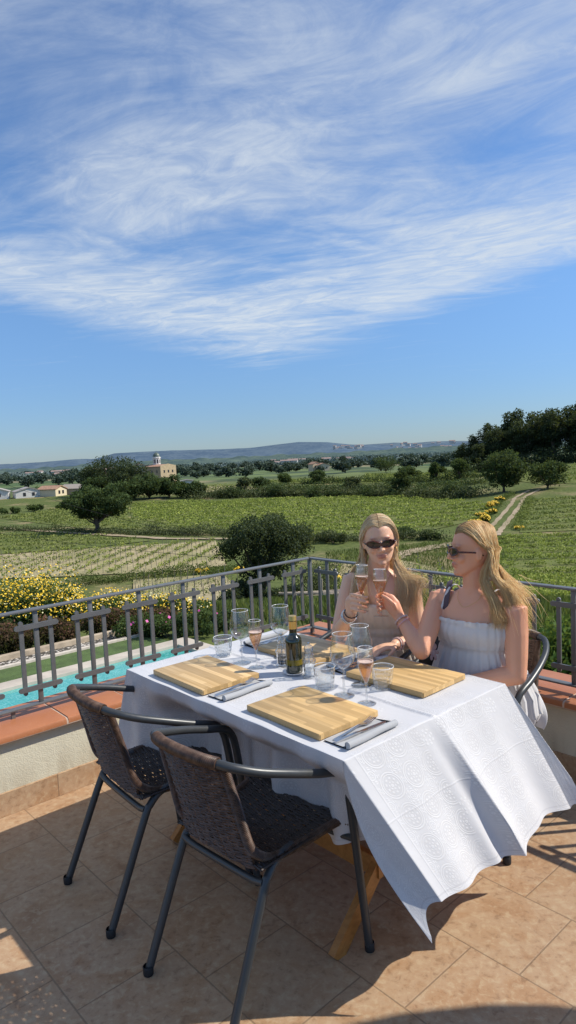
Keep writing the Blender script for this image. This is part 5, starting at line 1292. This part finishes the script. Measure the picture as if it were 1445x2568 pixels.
def head(b, c, M, s=1.0):
    """continuous head built from lofted sections plus features; local x right, y forward, z up"""
    sec = [(.117, .018, .012, .030), (.110, .040, .036, .058), (.092, .060, .064, .084), (.062, .071, .083, .096), (.030, .0745, .091, .099), (.0, .0735, .089, .096), (-.030, .0705, .087, .086), (-.058, .0630, .084, .060), (-.080, .0530, .081, .022), (-.098, .0400, .077, -.018), (-.112, .0240, .069, -.034), (-.118, .010, .056, -.042)]
    rings = []
    for z, w_, f, bk in sec:
        n = 32; row = []
        cy = (f - bk) / 2; hd = (f + bk) / 2
        for k in range(n):
            a = 2 * math.pi * k / n; x = w_ * math.cos(a); y = cy + hd * math.sin(a)
            if math.sin(a) > 0: x *= 1 - .10 * math.sin(a) ** 2 * (1 if z < .03 else .4)
            row.append(V(c) + M @ (V((x, y, z)) * s))
        rings.append(row)
    b.loft(rings)
    P = lambda x, y, z: V(c) + M @ (V((x, y, z)) * s)
    b.tube([P(0, .084, .008), P(0, .093, -.006), P(0, .102, -.022), P(0, .107, -.033)], [.0072 * s, .0072 * s, .0092 * s, .0098 * s], 10, round_=True)
    b.ell(P(0, .103, -.036), (.0105 * s, .010 * s, .0085 * s), M)
    for sx in (-1, 1):
        b.ell(P(sx * .0115, .093, -.039), (.0078 * s, .009 * s, .0065 * s), M)
        b.ell(P(sx * .036, .066, -.032), (.024 * s, .019 * s, .021 * s), M)
        b.ell(P(sx * .030, .080, .020), (.024 * s, .008 * s, .0065 * s), M)
        b.ell(P(sx * .075, .002, -.012), (.009 * s, .017 * s, .028 * s), M)
        b.ell(P(sx * .013, .0835, -.0615), (.015 * s, .0075 * s, .0048 * s), M)
        b.ell(P(sx * .010, .0825, -.0715), (.014 * s, .0080 * s, .0055 * s), M)
    b.ell(P(0, .0845, -.062), (.014 * s, .0082 * s, .0050 * s), M); b.ell(P(0, .0835, -.072), (.014 * s, .0085 * s, .0058 * s), M)
    b.ell(P(0, .070, -.102), (.019 * s, .0155 * s, .0135 * s), M)
    return P
def finger(b, pts, r0=.0082, r1=.0064):
    pts = bez(pts, 4); n = len(pts); b.tube(pts, [r0 + (r1 - r0) * i / (n - 1) for i in range(n)], 8, round_=True)
def hand_relaxed(b, wrist, dirv, palmn, s=1.0, curl=.5, thumb_side=1):
    """palm, four fingers and a thumb; palmn points out of the palm"""
    d = V(dirv).normalized(); n = V(palmn); n = (n - d * n.dot(d)).normalized(); x = d.cross(n) * thumb_side; w_ = V(wrist)
    M = Matrix((x, d, n)).transposed()
    b.ell(w_ + d * .048 * s, (.040 * s, .052 * s, .0155 * s), M)
    for k, (l, o) in enumerate(((.070, .030), (.078, .0105), (.073, -.0095), (.058, -.029))):
        k0 = w_ + d * .080 * s + x * (o * s * .95); l *= s
        p1 = k0 + d * (l * .42) + n * (l * .12 * curl * 2); p2 = p1 + d * (l * .30 * (1 - .3 * curl)) + n * (l * .28 * curl * 1.6); p3 = p2 + d * (l * .22 * (1 - .6 * curl)) + n * (l * .26 * curl * 1.6)
        finger(b, [k0 - d * .02, k0, p1, p2, p3])
    t0 = w_ + d * .022 * s + x * .026 * s; t1 = t0 + d * .030 * s + x * .026 * s + n * .008; t2 = t1 + d * .030 * s + x * .006 * s + n * .010
    finger(b, [w_ + d * .015 + x * .01, t0, t1, t2], .0105, .0075)
def strandmesh(paths, rads, shades, seg=3):
    """paths: list of (K,3) arrays"""
    b = MB(); c = []
    for p, r, s in zip(paths, rads, shades):
        n = len(p); pts = [V(q) for q in p]; rd = [r * (1.0 if i < n * .6 else max(.15, 1 - (i - n * .6) / (n * .42))) for i in range(n)]
        b.tube(pts, rd, seg, cap=False)
        c += [s if not callable(s) else s(i / (n - 1)) for i in range(n) for _ in range(seg)]
    b.c = c; return b
def cat(P, n=18):
    P = [np.asarray(p, float) for p in P]; P = [2 * P[0] - P[1]] + P + [2 * P[-1] - P[-2]]; m = len(P) - 3; out = []
    for q in np.linspace(0, m - 1e-6, n):
        i = int(q); t = q - i; a, b_, c, d = P[i:i + 4]
        out.append(.5 * (2 * b_ + (c - a) * t + (2 * a - 5 * b_ + 4 * c - d) * t * t + (3 * b_ - a - 3 * c + d) * t ** 3))
    return np.array(out)
def sunglasses(parent, P, M, s, tort=M_TORTOISE):
    b = MB(); 
    for sx in (-1, 1):
        pts = []
        for k in range(29):
            a = 2 * math.pi * k / 28; x = .0335 + .0285 * math.cos(a) + .004 * math.cos(a) * abs(math.cos(a)); z = -.004 + .0165 * math.sin(a) + .004 * math.cos(a)
            pts.append(P(sx * x, .1035 - 2.4 * (x - .02) ** 2 * (1 if x > .02 else 0) * 3.0, z))
        b.tube(pts, .0034 * s, 7, cap=False)
    b.tube([P(-.006, .103, .001), P(0, .1045, .003), P(.006, .103, .001)], .0028 * s, 7)
    for sx in (-1, 1): b.tube([P(sx * .066, .090, .0), P(sx * .073, .075, .0), P(sx * .077, .035, -.001), P(sx * .078, -.002, -.004), P(sx * .076, -.018, -.016)], [(.0022, .0045), (.0018, .0042), (.0018, .0035), (.0018, .003), (.0018, .003)], 7, ref=(0, 0, 1))
    g = b.build('sunglasses', tort, parent, True, True, 0)
    for sx in (-1, 1):
        b = MB(); rows = []
        for rr in (0.02, .5, 1.0):
            row = []
            for k in range(28):
                a = 2 * math.pi * k / 28; x = .0335 + rr * (.0285 * math.cos(a) + .004 * math.cos(a) * abs(math.cos(a))); z = -.004 + rr * (.0165 * math.sin(a) + .004 * math.cos(a))
                row.append(P(sx * x, .1035 - 7.2 * max(0, x - .02) ** 2 + .0012 * (1 - rr * rr), z))
            rows.append(row)
        b.loft(rows, cap=False); lo = b.build('lens', M_LENS, g, True, False, 0)
        Mi = parent_matrix(parent).inverted(); lo.data.transform(Mi)
    return g
def bangle(b, c, axis, r, t, n=28, beads=False, wob=0):
    ax = V(axis).normalized(); x = ax.orthogonal().normalized(); y = ax.cross(x); c = V(c)
    pts = [c + x * (r * math.cos(2 * math.pi * k / n)) + y * (r * math.sin(2 * math.pi * k / n)) + ax * (wob * math.sin(2 * math.pi * k / n)) for k in range(n + 1)]
    if beads:
        for p in pts[:-1]: b.ell(p, (t, t, t), seg=8, rings=6)
    else: b.tube(pts, t, 7, cap=False)
def paint(b, regions):
    v = np.array(b.v); c = np.zeros(len(v))
    for ctr, M, rad, amt in regions:
        q = (v - np.array(ctr)) @ np.array(M); q = q / np.array(rad); d = np.sqrt((q ** 2).sum(1)); c = np.maximum(c, amt * np.clip(1.6 - 1.3 * d, 0, 1))
    b.c = list(c)

# ---------------------------------------------------------------- first woman (faces the camera)
p1 = thing('person', 'woman in cream sleeveless dress and oval sunglasses facing the camera with a raised flute', 'person', (.42, 3.28, 0))
F1 = V((-.30, -.954, 0)).normalized(); L1 = V((-F1.y, F1.x, 0))
S1 = [((.432, 3.285, .475), .165, .11, .125), ((.430, 3.265, .56), .170, .11, .125), ((.424, 3.215, .68), .136, .092, .098), ((.419, 3.180, .76), .124, .088, .088), ((.413, 3.145, .84), .136, .102, .088), ((.408, 3.125, .90), .146, .112, .088), ((.405, 3.115, .95), .150, .100, .088), ((.404, 3.110, .985), .148, .078, .080), ((.403, 3.105, 1.015), .128, .060, .070), ((.403, 3.100, 1.040), .085, .050, .058), ((.403, 3.095, 1.060), .058, .046, .052)]
b = MB()
b.loft([ring(c, L1, F1, w_, f, k) for c, w_, f, k in S1])
HC1 = V((.407, 3.055, 1.203)); HM1 = frame((-.06, -1.0, -.05), roll=R(3.8)); hs1 = .935
b.tube([(.403, 3.10, 1.02), (.404, 3.085, 1.07), (.405, 3.068, 1.13), (.406, 3.06, 1.16)], [.060, .050, .047, .047], 16)
P1h = head(b, HC1, HM1, hs1)
# her right arm (left in the picture) bent up to the glass
shR, elR, wrR = V((.279, 3.145, 1.000)), V((.206, 3.045, .778)), V((.252, 2.868, .918))
b.ell(shR + V((.012, 0, -.004)), (.048, .047, .046)); b.tube([shR + L1 * .05, shR, shR.lerp(elR, .35), shR.lerp(elR, .7), elR], [.046, .046, .043, .040, .035], 14, round_=True)
b.tube([elR, elR.lerp(wrR, .25), elR.lerp(wrR, .6), wrR, wrR + (wrR - elR).normalized() * .012], [.035, .036, .029, .0215, .022], 14, round_=True)
# hand: palm left of the stem, fingers in front of it, thumb behind
stem = FB1.lerp(FT1, .26)
pc = V((.258, 2.850, .968)); b.ell(pc, (.022, .026, .038), Matrix.Rotation(R(12), 3, 'Y')); b.tube([wrR, wrR.lerp(pc, .5), pc], [(.021, .024), (.022, .030), (.020, .034)], 12, round_=True)
for k in range(4):
    z = 1.003 - .0205 * k; dx = [.004, .006, .003, -.004][k]
    finger(b, [V((.252, 2.846, z - .004)), V((.256, 2.814, z + .004)), V((.278 + dx, 2.794, z + .002)), V((.301 + dx, 2.802, z - .008)), V((.312 + dx, 2.819, z - .012))], .0080, .0066)
finger(b, [V((.256, 2.866, .965)), V((.268, 2.874, .985)), V((.287, 2.862, 1.000)), V((.302, 2.848, 1.006))], .0108, .0080)
# her left arm down to the table edge
shL, elL, wrL = V((.540, 3.065, 1.000)), V((.572, 3.050, .735)), V((.440, 2.905, .757))
b.ell(shL + V((-.012, 0, -.004)), (.048, .047, .046)); b.tube([shL - L1 * .05, shL, shL.lerp(elL, .35), shL.lerp(elL, .7), elL], [.046, .047, .046, .042, .036], 14, round_=True)
b.tube([elL, elL.lerp(wrL, .25), elL.lerp(wrL, .6), wrL], [.036, .037, .030, .022], 14, round_=True)
hand_relaxed(b, wrL, V((-.86, -.5, -.02)), V((0, 0, -1)), .92, .35, 1)
for sx in (-1, 1):       # legs under the table
    hip = V((.43, 3.28, .50)) + L1 * (sx * .085); knee = hip + V((-.33, -.29, .03)) + L1 * (sx * .03); ank = V((knee.x + .03, knee.y + .03, .09))
    b.tube([hip, hip.lerp(knee, .5), knee], [.085, .074, .055], 14, round_=True); b.tube([knee, knee.lerp(ank, .35), ank], [.054, .050, .034], 12, round_=True)
    b.tube([ank + V((.02, .02, -.045)), ank + V((-.05, -.045, -.058)), ank + V((-.11, -.10, -.070))], [(.036, .034), (.038, .026), (.028, .014)], 12, round_=True)
rb = remesh(b, .0042, 3)
paint(rb, [(P1h(0, .088, -.062), HM1, (.030, .03, .0052), .8), (P1h(0, .088, -.0715), HM1, (.022, .03, .0052), .8), (P1h(-.034, .088, .022), HM1, (.022, .03, .004), .55), (P1h(.034, .088, .022), HM1, (.022, .03, .004), .55)])
body1 = rb.build('body', M_SKIN1, p1, True, True, 0)
# dress
def dress(name, mat, parent, secs, L, F, folds, seed, n=150, push=.012):
    rg = np.random.default_rng(seed); ph = rg.uniform(0, 6.28, 6); rows = []
    for c, w_, f, k, amp in secs:
        def rp(a, amp=amp * 1.7, z=c[2]): return amp * (.45 * math.sin(a * folds + ph[0] + z * 3) + .3 * math.sin(a * folds * 1.7 + ph[1]) + .25 * math.sin(a * folds * .47 + ph[2] + z * 9))
        rows.append(ring(c, L, F, w_ + push, f + push, k + push, n, 2.25, rp))
    b = MB(); b.loft(rows, cap=False); return b
def interp(S, z):
    zs = [s[0][2] for s in S]
    for i in range(len(S) - 1):
        if zs[i] <= z <= zs[i + 1]:
            t = (z - zs[i]) / (zs[i + 1] - zs[i]); a, b_ = S[i], S[i + 1]
            return tuple(np.array(a[0]) * (1 - t) + np.array(b_[0]) * t), a[1] * (1 - t) + b_[1] * t, a[2] * (1 - t) + b_[2] * t, a[3] * (1 - t) + b_[3] * t
    return S[0] if z < zs[0] else S[-1]
def dsec(S, z, amp, grow=0): c, w_, f, k = interp(S, z); return (tuple(c[:2]) + (z,), w_ + grow, f + grow, k + grow * .6, amp)
D1 = [dsec(S1, .915, .010, -.002), dsec(S1, .908, .006, .003), dsec(S1, .898, .014, .002), dsec(S1, .87, .018, .006), dsec(S1, .83, .024, .012), dsec(S1, .800, .020, .009), dsec(S1, .790, .006, .000), dsec(S1, .783, .006, .000), dsec(S1, .772, .022, .010), dsec(S1, .755, .022, .010), dsec(S1, .746, .006, .001), dsec(S1, .739, .006, .001), dsec(S1, .725, .024, .012), dsec(S1, .66, .03, .022), dsec(S1, .58, .035, .03), dsec(S1, .50, .035, .035)]
d1 = dress('dress', M_DRESS2, p1, D1, L1, F1, 34, 3)
def skirt(b, hipc, F, L, dirv, w0, top, length, drop):
    rows = []
    for i in range(22):
        f = i / 21; c = V(hipc) + V(dirv) * (length * f); row = []
        for k in range(60):
            u = -1 + 2 * k / 59; ww = w0 * (1 + .12 * f); a = abs(u)
            z = top - .03 * f - (drop * float(ss(.55, 1.0, a))) - .025 * (1 - math.cos(u * math.pi)) * .5 * (a < .5) + .008 * math.sin(u * 23 + f * 5) + .005 * math.sin(u * 51 + 2)
            row.append(V((c.x, c.y, z)) + L * (ww * u * (1 - .10 * float(ss(.6, 1, a)))) + F * (.006 * math.sin(u * 31)))
        rows.append(row)
    b.loft(rows, cap=False, closed=False)
skirt(d1, (.425, 3.25, 0), F1, V((.66, -.75, 0)), V((-.749, -.662, 0)), .215, .635, .47, .14)
d1.build('dress', M_DRESS2, p1, True, True, 0)
g1s = sunglasses(p1, P1h, HM1, hs1)
b = MB(); ax = (wrR - elR); bangle(b, wrR + ax.normalized() * -.002, ax, .0275, .0028, wob=.006); b.build('hair_tie', M_BLACKBAND, p1, True, True, 0)
b = MB(); bangle(b, elR.lerp(wrR, .84), ax, .031, .0042, wob=-.005); bangle(b, elR.lerp(wrR, .80), ax, .0325, .0035, 30, True); b.build('bracelet', M_SILVER, p1, True, True, 0)
b = MB(); ax = (wrL - elL); bangle(b, wrL - ax.normalized() * .015, ax, .027, .003, wob=.004); bangle(b, wrL - ax.normalized() * .028, ax, .0285, .0025); b.build('bracelet', M_BEAD, p1, True, True, 0)
b = MB()
for z, o in ((.985, .0), (.967, .002)): bangle(b, V((.278 + o, 2.804, z)), V((1, -.1, 0)), .0093, .0014, 18)
b.build('ring', M_SILVER, p1, True, True, 0)
cN = [V((.355, 3.055, 1.052)), V((.372, 3.030, 1.02)), V((.392, 3.022, .988)), V((.412, 3.022, .986)), V((.434, 3.027, 1.015)), V((.455, 3.047, 1.050))]
b = MB(); b.tube(bez(cN, 6), .0011, 5); b.ell(V((.388, 3.012, .982)), (.005, .003, .005)); b.ell(V((.398, 3.014, .972)), (.003, .002, .004)); b.build('necklace', M_GOLD, p1, True, True, 0)
b = MB()
for sx in (-1, 1): b.tube([P1h(sx * .079, .006, -.040), P1h(sx * .080, .008, -.060), P1h(sx * .079, .008, -.075)], [.0012, .0018, .001], 7)
b.build('earring', M_GOLD, p1, True, True, 0)
# hair
_sy = [-.099, -.096, -.084, -.058, -.03, 0, .012, .036, .064, .083, .091]; _sz = [.03, .062, .092, .110, .117, .118, .117, .110, .092, .062, .03]
_wy = [-.099, -.08, -.05, 0, .03, .06, .075, .085, .092]; _ww = [.012, .047, .067, .0750, .0725, .060, .048, .036, .02]
def scalp(y0, lay, s, amax, back):
    """points from the parting over the side of the skull, local head space"""
    out = []; off = .003 + .014 * lay
    for a in (0, .14, .3, .5, .75, 1.0):
        th = a * R(amax); yy = y0 - (max(0, y0 + .03) * .62 * a ** 1.15) - .012 * a - back * a * a
        w_ = float(np.interp(yy, _wy, _ww)); zt = float(np.interp(yy, _sy, _sz)); r = 1 / math.sqrt((math.sin(th) / w_) ** 2 + (math.cos(th) / zt) ** 2) + off * (.35 + .65 * min(1, a * 2.5)) + .001
        out.append((s * max(.0015, r * math.sin(th)), yy, r * math.cos(th)))
    return out
def hair1():
    rg = np.random.default_rng(77); paths = []; rads = []; sh = []
    for i in range(5200):
        s = -1 if rg.random() < .48 else 1                                # local x: -1 = picture right? (x is her right)
        y0 = rg.uniform(-.09, .080); depth = (y0 + .09) / .17; lay = rg.random(); off = .004 + .012 * lay
        pts = scalp(y0, lay, s, 100, 0)
        pts = [np.array(HC1 + HM1 @ (V(p) * hs1)) for p in pts]
        e = pts[-1]; sgn = s
        pic = -s                                                           # +1: right in the picture (her left)
        front = rg.random() < (.75 if depth > .35 else .2)
        jit = rg.normal(0, 1, 3)
        if pic > 0:
            if front:
                wv = rg.uniform(0, 6.28); x1 = .475 + .030 * lay + .010 * jit[0]
                m1 = np.array([.470 + .012 * lay, 3.055, 1.115]); m2 = np.array([x1 + .010, 3.022 + .008 * jit[1], 1.045]); m3 = np.array([x1 + .030 + .016 * jit[2], 3.005 + .008 * jit[1], .985 + .01 * jit[0]]); m4 = np.array([x1 + .005 + .035 * jit[0], 3.0, .925 - .045 * rg.random() ** 1.0 + .02 * jit[1]])
                if rg.random() < .16: m3 = m3 + [.055, 0, .03]; m4 = m4 + [.045, .0, .045]
                q = [*pts, m1, m2, m3, m4]
            else: q = [*pts, [.475 + .01 * jit[0], 3.12, 1.10], [.485 + .02 * jit[0], 3.185, 1.02], [.475 + .03 * jit[1], 3.205, .92]]
        else:
            if front:
                x1 = .330 - .022 * lay + .008 * jit[0]
                q = [*pts, np.array([.338 - .010 * lay, 3.06, 1.115]), np.array([x1 - .004, 3.03 + .007 * jit[1], 1.045]), np.array([x1 - .016 + .006 * jit[2], 3.018, .985]), np.array([x1 - .020 + .012 * jit[0], 3.012, .93 - .03 * rg.random()])]
            else: q = [*pts, [.335 + .008 * jit[0], 3.12, 1.10], [.325 + .02 * jit[0], 3.19, 1.02], [.335 + .03 * jit[1], 3.21, .92]]
        path = cat(q, 22); f = np.linspace(0, 1, 22)[:, None]
        path += (np.sin(f * (9 + 5 * lay) + rg.uniform(0, 6.28)) * .0035 * f) @ rg.normal(0, 1, (1, 3)) + f ** 2 * rg.normal(0, .004, (1, 3))
        paths.append(path); rads.append(rg.uniform(.0006, .0014)); base = float(np.clip(rg.normal(.74, .22), .08, 1)) + .10 * (pic > 0)
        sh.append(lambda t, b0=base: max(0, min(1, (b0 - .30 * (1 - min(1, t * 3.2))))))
    # flyaways
    for i in range(26):
        a = np.array([.50, 3.02, 1.05]) + rg.normal(0, .012, 3); e = a + [rg.uniform(.02, .10), 0, rg.uniform(-.05, .03)]
        paths.append(cat([a, (a + e) / 2 + [0, 0, .015 * rg.normal()], e], 22)); rads.append(.0008); sh.append(.9)
    return strandmesh(paths, rads, sh)
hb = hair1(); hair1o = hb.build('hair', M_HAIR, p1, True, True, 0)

# ---------------------------------------------------------------- second woman (profile)
p2 = thing('person', 'woman in white strappy dress turned in profile with wind blown golden hair', 'person', (.79, 2.84, 0))
F2 = V((-.718, -.696, 0)).normalized(); L2 = V((-F2.y, F2.x, 0))
S2 = [((.792, 2.842, .475), .172, .115, .13), ((.790, 2.838, .56), .176, .115, .13), ((.775, 2.800, .68), .140, .096, .10), ((.765, 2.776, .76), .132, .094, .094), ((.757, 2.752, .82), .142, .106, .092), ((.752, 2.737, .87), .150, .116, .092), ((.748, 2.728, .915), .152, .106, .090), ((.747, 2.725, .950), .150, .082, .084), ((.747, 2.725, .980), .134, .062, .074), ((.748, 2.725, 1.008), .090, .052, .060), ((.749, 2.725, 1.030), .060, .048, .054)]
b = MB(); b.loft([ring(c, L2, F2, w_, f, k) for c, w_, f, k in S2])
HC2 = V((.742, 2.722, 1.190)); HM2 = frame((-.975, -.06, 0.03), roll=R(-2)); hs2 = .935
b.tube([(.750, 2.73, .99), (.749, 2.727, 1.04), (.746, 2.725, 1.10), (.750, 2.724, 1.145)], [.062, .051, .047, .048], 16)
P2h = head(b, HC2, HM2, hs2)
shR, elR, wrR = V((.622, 2.835, .968)), V((.508, 2.655, .800)), V((.447, 2.806, .906))
b.ell(shR + V((.012, -.008, -.002)), (.048, .048, .046)); b.tube([shR + L2 * .05, shR, shR.lerp(elR, .35), shR.lerp(elR, .7), elR], [.045, .046, .044, .041, .036], 14, round_=True)
b.tube([elR, elR.lerp(wrR, .25), elR.lerp(wrR, .6), wrR], [.036, .037, .029, .0215], 14, round_=True)
pc = V((.420, 2.812, .956)); b.tube([wrR, wrR.lerp(pc, .5), pc, V((.410, 2.815, .974))], [(.021, .024), (.024, .030), (.022, .034), (.016, .030)], 12, round_=True)
for k in range(4):
    z = .998 - .0205 * k; dx = -.003 * k
    finger(b, [V((.418, 2.822, z - .012)), V((.398, 2.838, z)), V((.368 - dx, 2.838, z - .002)), V((.352 - dx, 2.816, z - .010)), V((.361 - dx, 2.796, z - .016))], .0080, .0066)
finger(b, [V((.428, 2.790, .945)), V((.414, 2.778, .972)), V((.396, 2.783, .990)), V((.378, 2.791, 1.001))], .0108, .0078)
shL, elL, wrL = V((.870, 2.600, .955)), V((.858, 2.570, .712)), V((.690, 2.640, .672))
b.ell(shL + V((-.012, .008, -.002)), (.049, .049, .047)); b.tube([shL - L2 * .05, shL, shL.lerp(elL, .35), shL.lerp(elL, .7), elL], [.046, .048, .046, .043, .038], 14, round_=True)
b.tube([elL, elL.lerp(wrL, .25), elL.lerp(wrL, .6), wrL], [.038, .039, .031, .023], 14, round_=True)
hand_relaxed(b, wrL, V((-.95, .2, -.05)), V((0, 0, -1)), .92, .4, 1)
for sx in (-1, 1):
    hip = V((.79, 2.84, .50)) + L2 * (sx * .085); knee = hip + V((-.32, -.30, .02)) + L2 * (sx * .02); ank = V((knee.x + .03, knee.y + .03, .09))
    b.tube([hip, hip.lerp(knee, .5), knee], [.085, .074, .055], 14, round_=True); b.tube([knee, knee.lerp(ank, .35), ank], [.054, .050, .034], 12, round_=True)
    b.tube([ank + V((.02, .02, -.045)), ank + V((-.05, -.045, -.058)), ank + V((-.11, -.10, -.070))], [(.036, .034), (.038, .026), (.028, .014)], 12, round_=True)
rb = remesh(b, .0042, 3)
paint(rb, [(P2h(0, .088, -.062), HM2, (.027, .03, .0065), .75), (P2h(0, .088, -.0715), HM2, (.022, .03, .0065), .75), (P2h(-.034, .088, .026), HM2, (.022, .03, .004), .5)])
rb.build('body', M_SKIN2, p2, True, True, 0)
D2 = [dsec(S2, .918, .050, .004), dsec(S2, .908, .035, .006), dsec(S2, .897, .010, .001), dsec(S2, .885, .016, .005), dsec(S2, .86, .020, .012), dsec(S2, .83, .020, .013), dsec(S2, .806, .014, .006), dsec(S2, .800, .022, .011), dsec(S2, .794, .010, .003), dsec(S2, .775, .022, .014), dsec(S2, .72, .03, .030), dsec(S2, .66, .035, .045), dsec(S2, .58, .04, .055), dsec(S2, .50, .045, .060)]
d2 = dress('dress', M_DRESS, p2, D2, L2, F2, 36, 6)
skirt(d2, (.79, 2.83, 0), F2, L2, V((-.749, -.662, 0)), .245, .635, .45, .18)
# skirt cloth spilling over the open side of the chair
rows = []
for i in range(26):
    f = i / 25; row = []
    for k in range(20):
        u = k / 19; c = V((.93, 2.70, 0)) + V((.749, .662, 0)) * (-.20 + .34 * f)
        z = .60 - .02 * f - .20 * u - .05 * u * math.sin(f * 5 + 1); o = -.03 + .050 * math.sin(u * 2.6) + .012 * math.sin(f * 24 + u * 3) * u + .008 * math.sin(f * 47)
        row.append(V((c.x, c.y, z)) + L2 * o)
    rows.append(row)
d2.loft(rows, cap=False, closed=False)
dro = d2.build('dress', M_DRESS, p2, True, True, 0)
def surf(S, L, F, a, z, push): c, w_, f, k = interp(S, z); ca, sa = math.cos(a), math.sin(a); return V((c[0], c[1], z)) + L * (ca * (w_ + push)) + F * (sa * ((f if sa > 0 else k) + push))
b = MB()
for sx in (-1, 1):
    a0 = math.pi / 2 - sx * R(46)
    pts = [surf(S2, L2, F2, a0, .905, .020), surf(S2, L2, F2, a0, .94, .014), surf(S2, L2, F2, a0, .972, .018), V((.747, 2.725, 0)) + L2 * (sx * .100) + F2 * .038 + V((0, 0, 1.022)), V((.747, 2.725, 0)) + L2 * (sx * .098) + F2 * -.02 + V((0, 0, 1.030)), V((.747, 2.725, 0)) + L2 * (sx * .09) + F2 * -.08 + V((0, 0, .97))]
    b.tube(bez(pts, 6), [(.0018, .0055)] * (len(pts) * 6 - 5), 7, ref=tuple(L2))
b.build('dress_strap', M_DRESS, p2, True, True, 0)
sunglasses(p2, P2h, HM2, hs2)
b = MB(); ax = (wrR - elR); bangle(b, wrR - ax.normalized() * .022, ax, .0285, .0042, 24, True, .006); b.build('bracelet', M_BEAD, p2, True, True, 0)
b = MB(); bangle(b, wrR - ax.normalized() * .040, ax, .031, .0016, wob=.012); b.build('bracelet', simple('pink_cord', (.62, .36, .42), .6), p2, True, True, 0)
b = MB(); pts = [surf(S2, L2, F2, math.pi / 2 + R(42), 1.018, .004), surf(S2, L2, F2, math.pi / 2 + R(20), .992, .010), surf(S2, L2, F2, math.pi / 2 + R(2), .965, .008), surf(S2, L2, F2, math.pi / 2 - R(20), .992, .010), surf(S2, L2, F2, math.pi / 2 - R(42), 1.018, .004)]
b.tube(bez(pts, 6), .0007, 5); b.build('necklace', M_GOLD, p2, True, True, 0)
def hair2():
    rg = np.random.default_rng(78); paths = []; rads = []; sh = []
    for i in range(6000):
        s = -1 if rg.random() < .66 else 1                               # -1: her left side (towards the camera)
        y0 = rg.uniform(-.092, .082); depth = (y0 + .09) / .17; lay = rg.random(); off = .004 + .016 * lay
        pts = scalp(y0, lay, s, 92, .045 * max(0, depth))
        pts = [np.array(HC2 + HM2 @ (V(p) * hs2)) for p in pts]; j = rg.normal(0, 1, 3); u = rg.random()
        # the wind carries the ends back (picture right) and down over the shoulder
        if s < 0:
            g = rg.random()
            if g < .62:
                e = np.array([.872 + .055 * (u - .5) + .02 * j[0], 2.600 + .02 * j[1], .965 - .10 * rg.random()]); m1 = np.array([.790 + .030 * (u - .3), 2.640 - .02 * lay, 1.115 - .03 * u]); m2 = np.array([.838 + .035 * (u - .5), 2.600 - .012 * lay, 1.035])
            else:
                e = np.array([.800 + .040 * (u - .5) + .012 * j[0], 2.575 + .008 * j[1], .895 + .05 * rg.random()]); m1 = np.array([.757 + .025 * (u - .5), 2.640 - .012 * lay, 1.085]); m2 = np.array([.785 + .03 * (u - .5), 2.592, .995])
        else:
            e = np.array([.905 + .03 * j[0], 2.72 + .04 * j[1], .945 + .08 * rg.random()]); m1 = np.array([.835, 2.745 + .02 * j[1], 1.12]); m2 = np.array([.880 + .02 * j[0], 2.735 + .03 * j[1], 1.03])
        path = cat([*pts, m1, m2, e], 22); f = np.linspace(0, 1, 22)[:, None]
        path += (np.sin(f * (8 + 5 * lay) + rg.uniform(0, 6.28)) * .0045 * f) @ rg.normal(0, 1, (1, 3)) + f ** 2 * rg.normal(0, .004, (1, 3))
        paths.append(path); rads.append(rg.uniform(.0006, .0014)); base = float(np.clip(rg.normal(.72, .25), .08, 1))
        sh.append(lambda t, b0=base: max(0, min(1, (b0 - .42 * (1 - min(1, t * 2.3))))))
    for i in range(30):
        a = np.array([.85, 2.61, 1.06]) + rg.normal(0, .025, 3); e = a + [rg.uniform(.0, .12), rg.normal(0, .02), rg.uniform(-.16, -.01)]
        paths.append(cat([a, (a + e) / 2 + [.015, 0, .015 * rg.normal()], e], 22)); rads.append(.0008); sh.append(.92)
    return strandmesh(paths, rads, sh)
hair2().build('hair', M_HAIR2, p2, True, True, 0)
# handbag hanging behind her arm
bg_ = thing('handbag', 'black handbag with plum shoulder strap and pale charm hanging at her side', 'handbag', (.615, 2.90, .70))
b = MB(); rows = []
for z, w_, d_ in ((.60, .045, .025), (.62, .075, .036), (.70, .085, .040), (.78, .080, .034), (.835, .070, .022), (.845, .062, .012)): rows.append(ring((.617, 2.885, z), L2, F2, w_, d_, d_, 24, 3.5))
b.loft(rows); b.build('bag', M_LEATHER, bg_, True, True, 40)
b = MB(); sp_ = bez([V((.615, 2.800, .84)), V((.620, 2.765, .90)), V((.630, 2.752, .955)), V((.644, 2.765, 1.008)), V((.660, 2.800, 1.036)), V((.675, 2.85, 1.036)), V((.680, 2.905, .96)), V((.65, 2.925, .84))], 7)
b.tube(sp_, [(.0125, .0022)] * len(sp_), 8, ref=(.2, -.5, 1)); b.build('strap', M_STRAP, bg_, True, True, 40)
b = MB(); 
for k in range(7): b.ell(V((.585 + .001 * k, 2.795, .865 - .011 * k)), (.004, .0025, .006), seg=8, rings=6)
chn = b.build('chain', M_SILVER, bg_, True, True, 0)
b = MB(); b.ell(V((.583, 2.790, .775)), (.0155, .007, .0155)); b.ell(V((.583, 2.790, .748)), (.012, .007, .017))
for sx in (-1, 1): b.ell(V((.583 + sx * .014, 2.790, .752)), (.007, .005, .011), Matrix.Rotation(sx * -.6, 3, 'Y')); b.ell(V((.583 + sx * .008, 2.790, .728)), (.006, .005, .012))
b.build('charm', M_CHARM, bg_, True, True, 0)
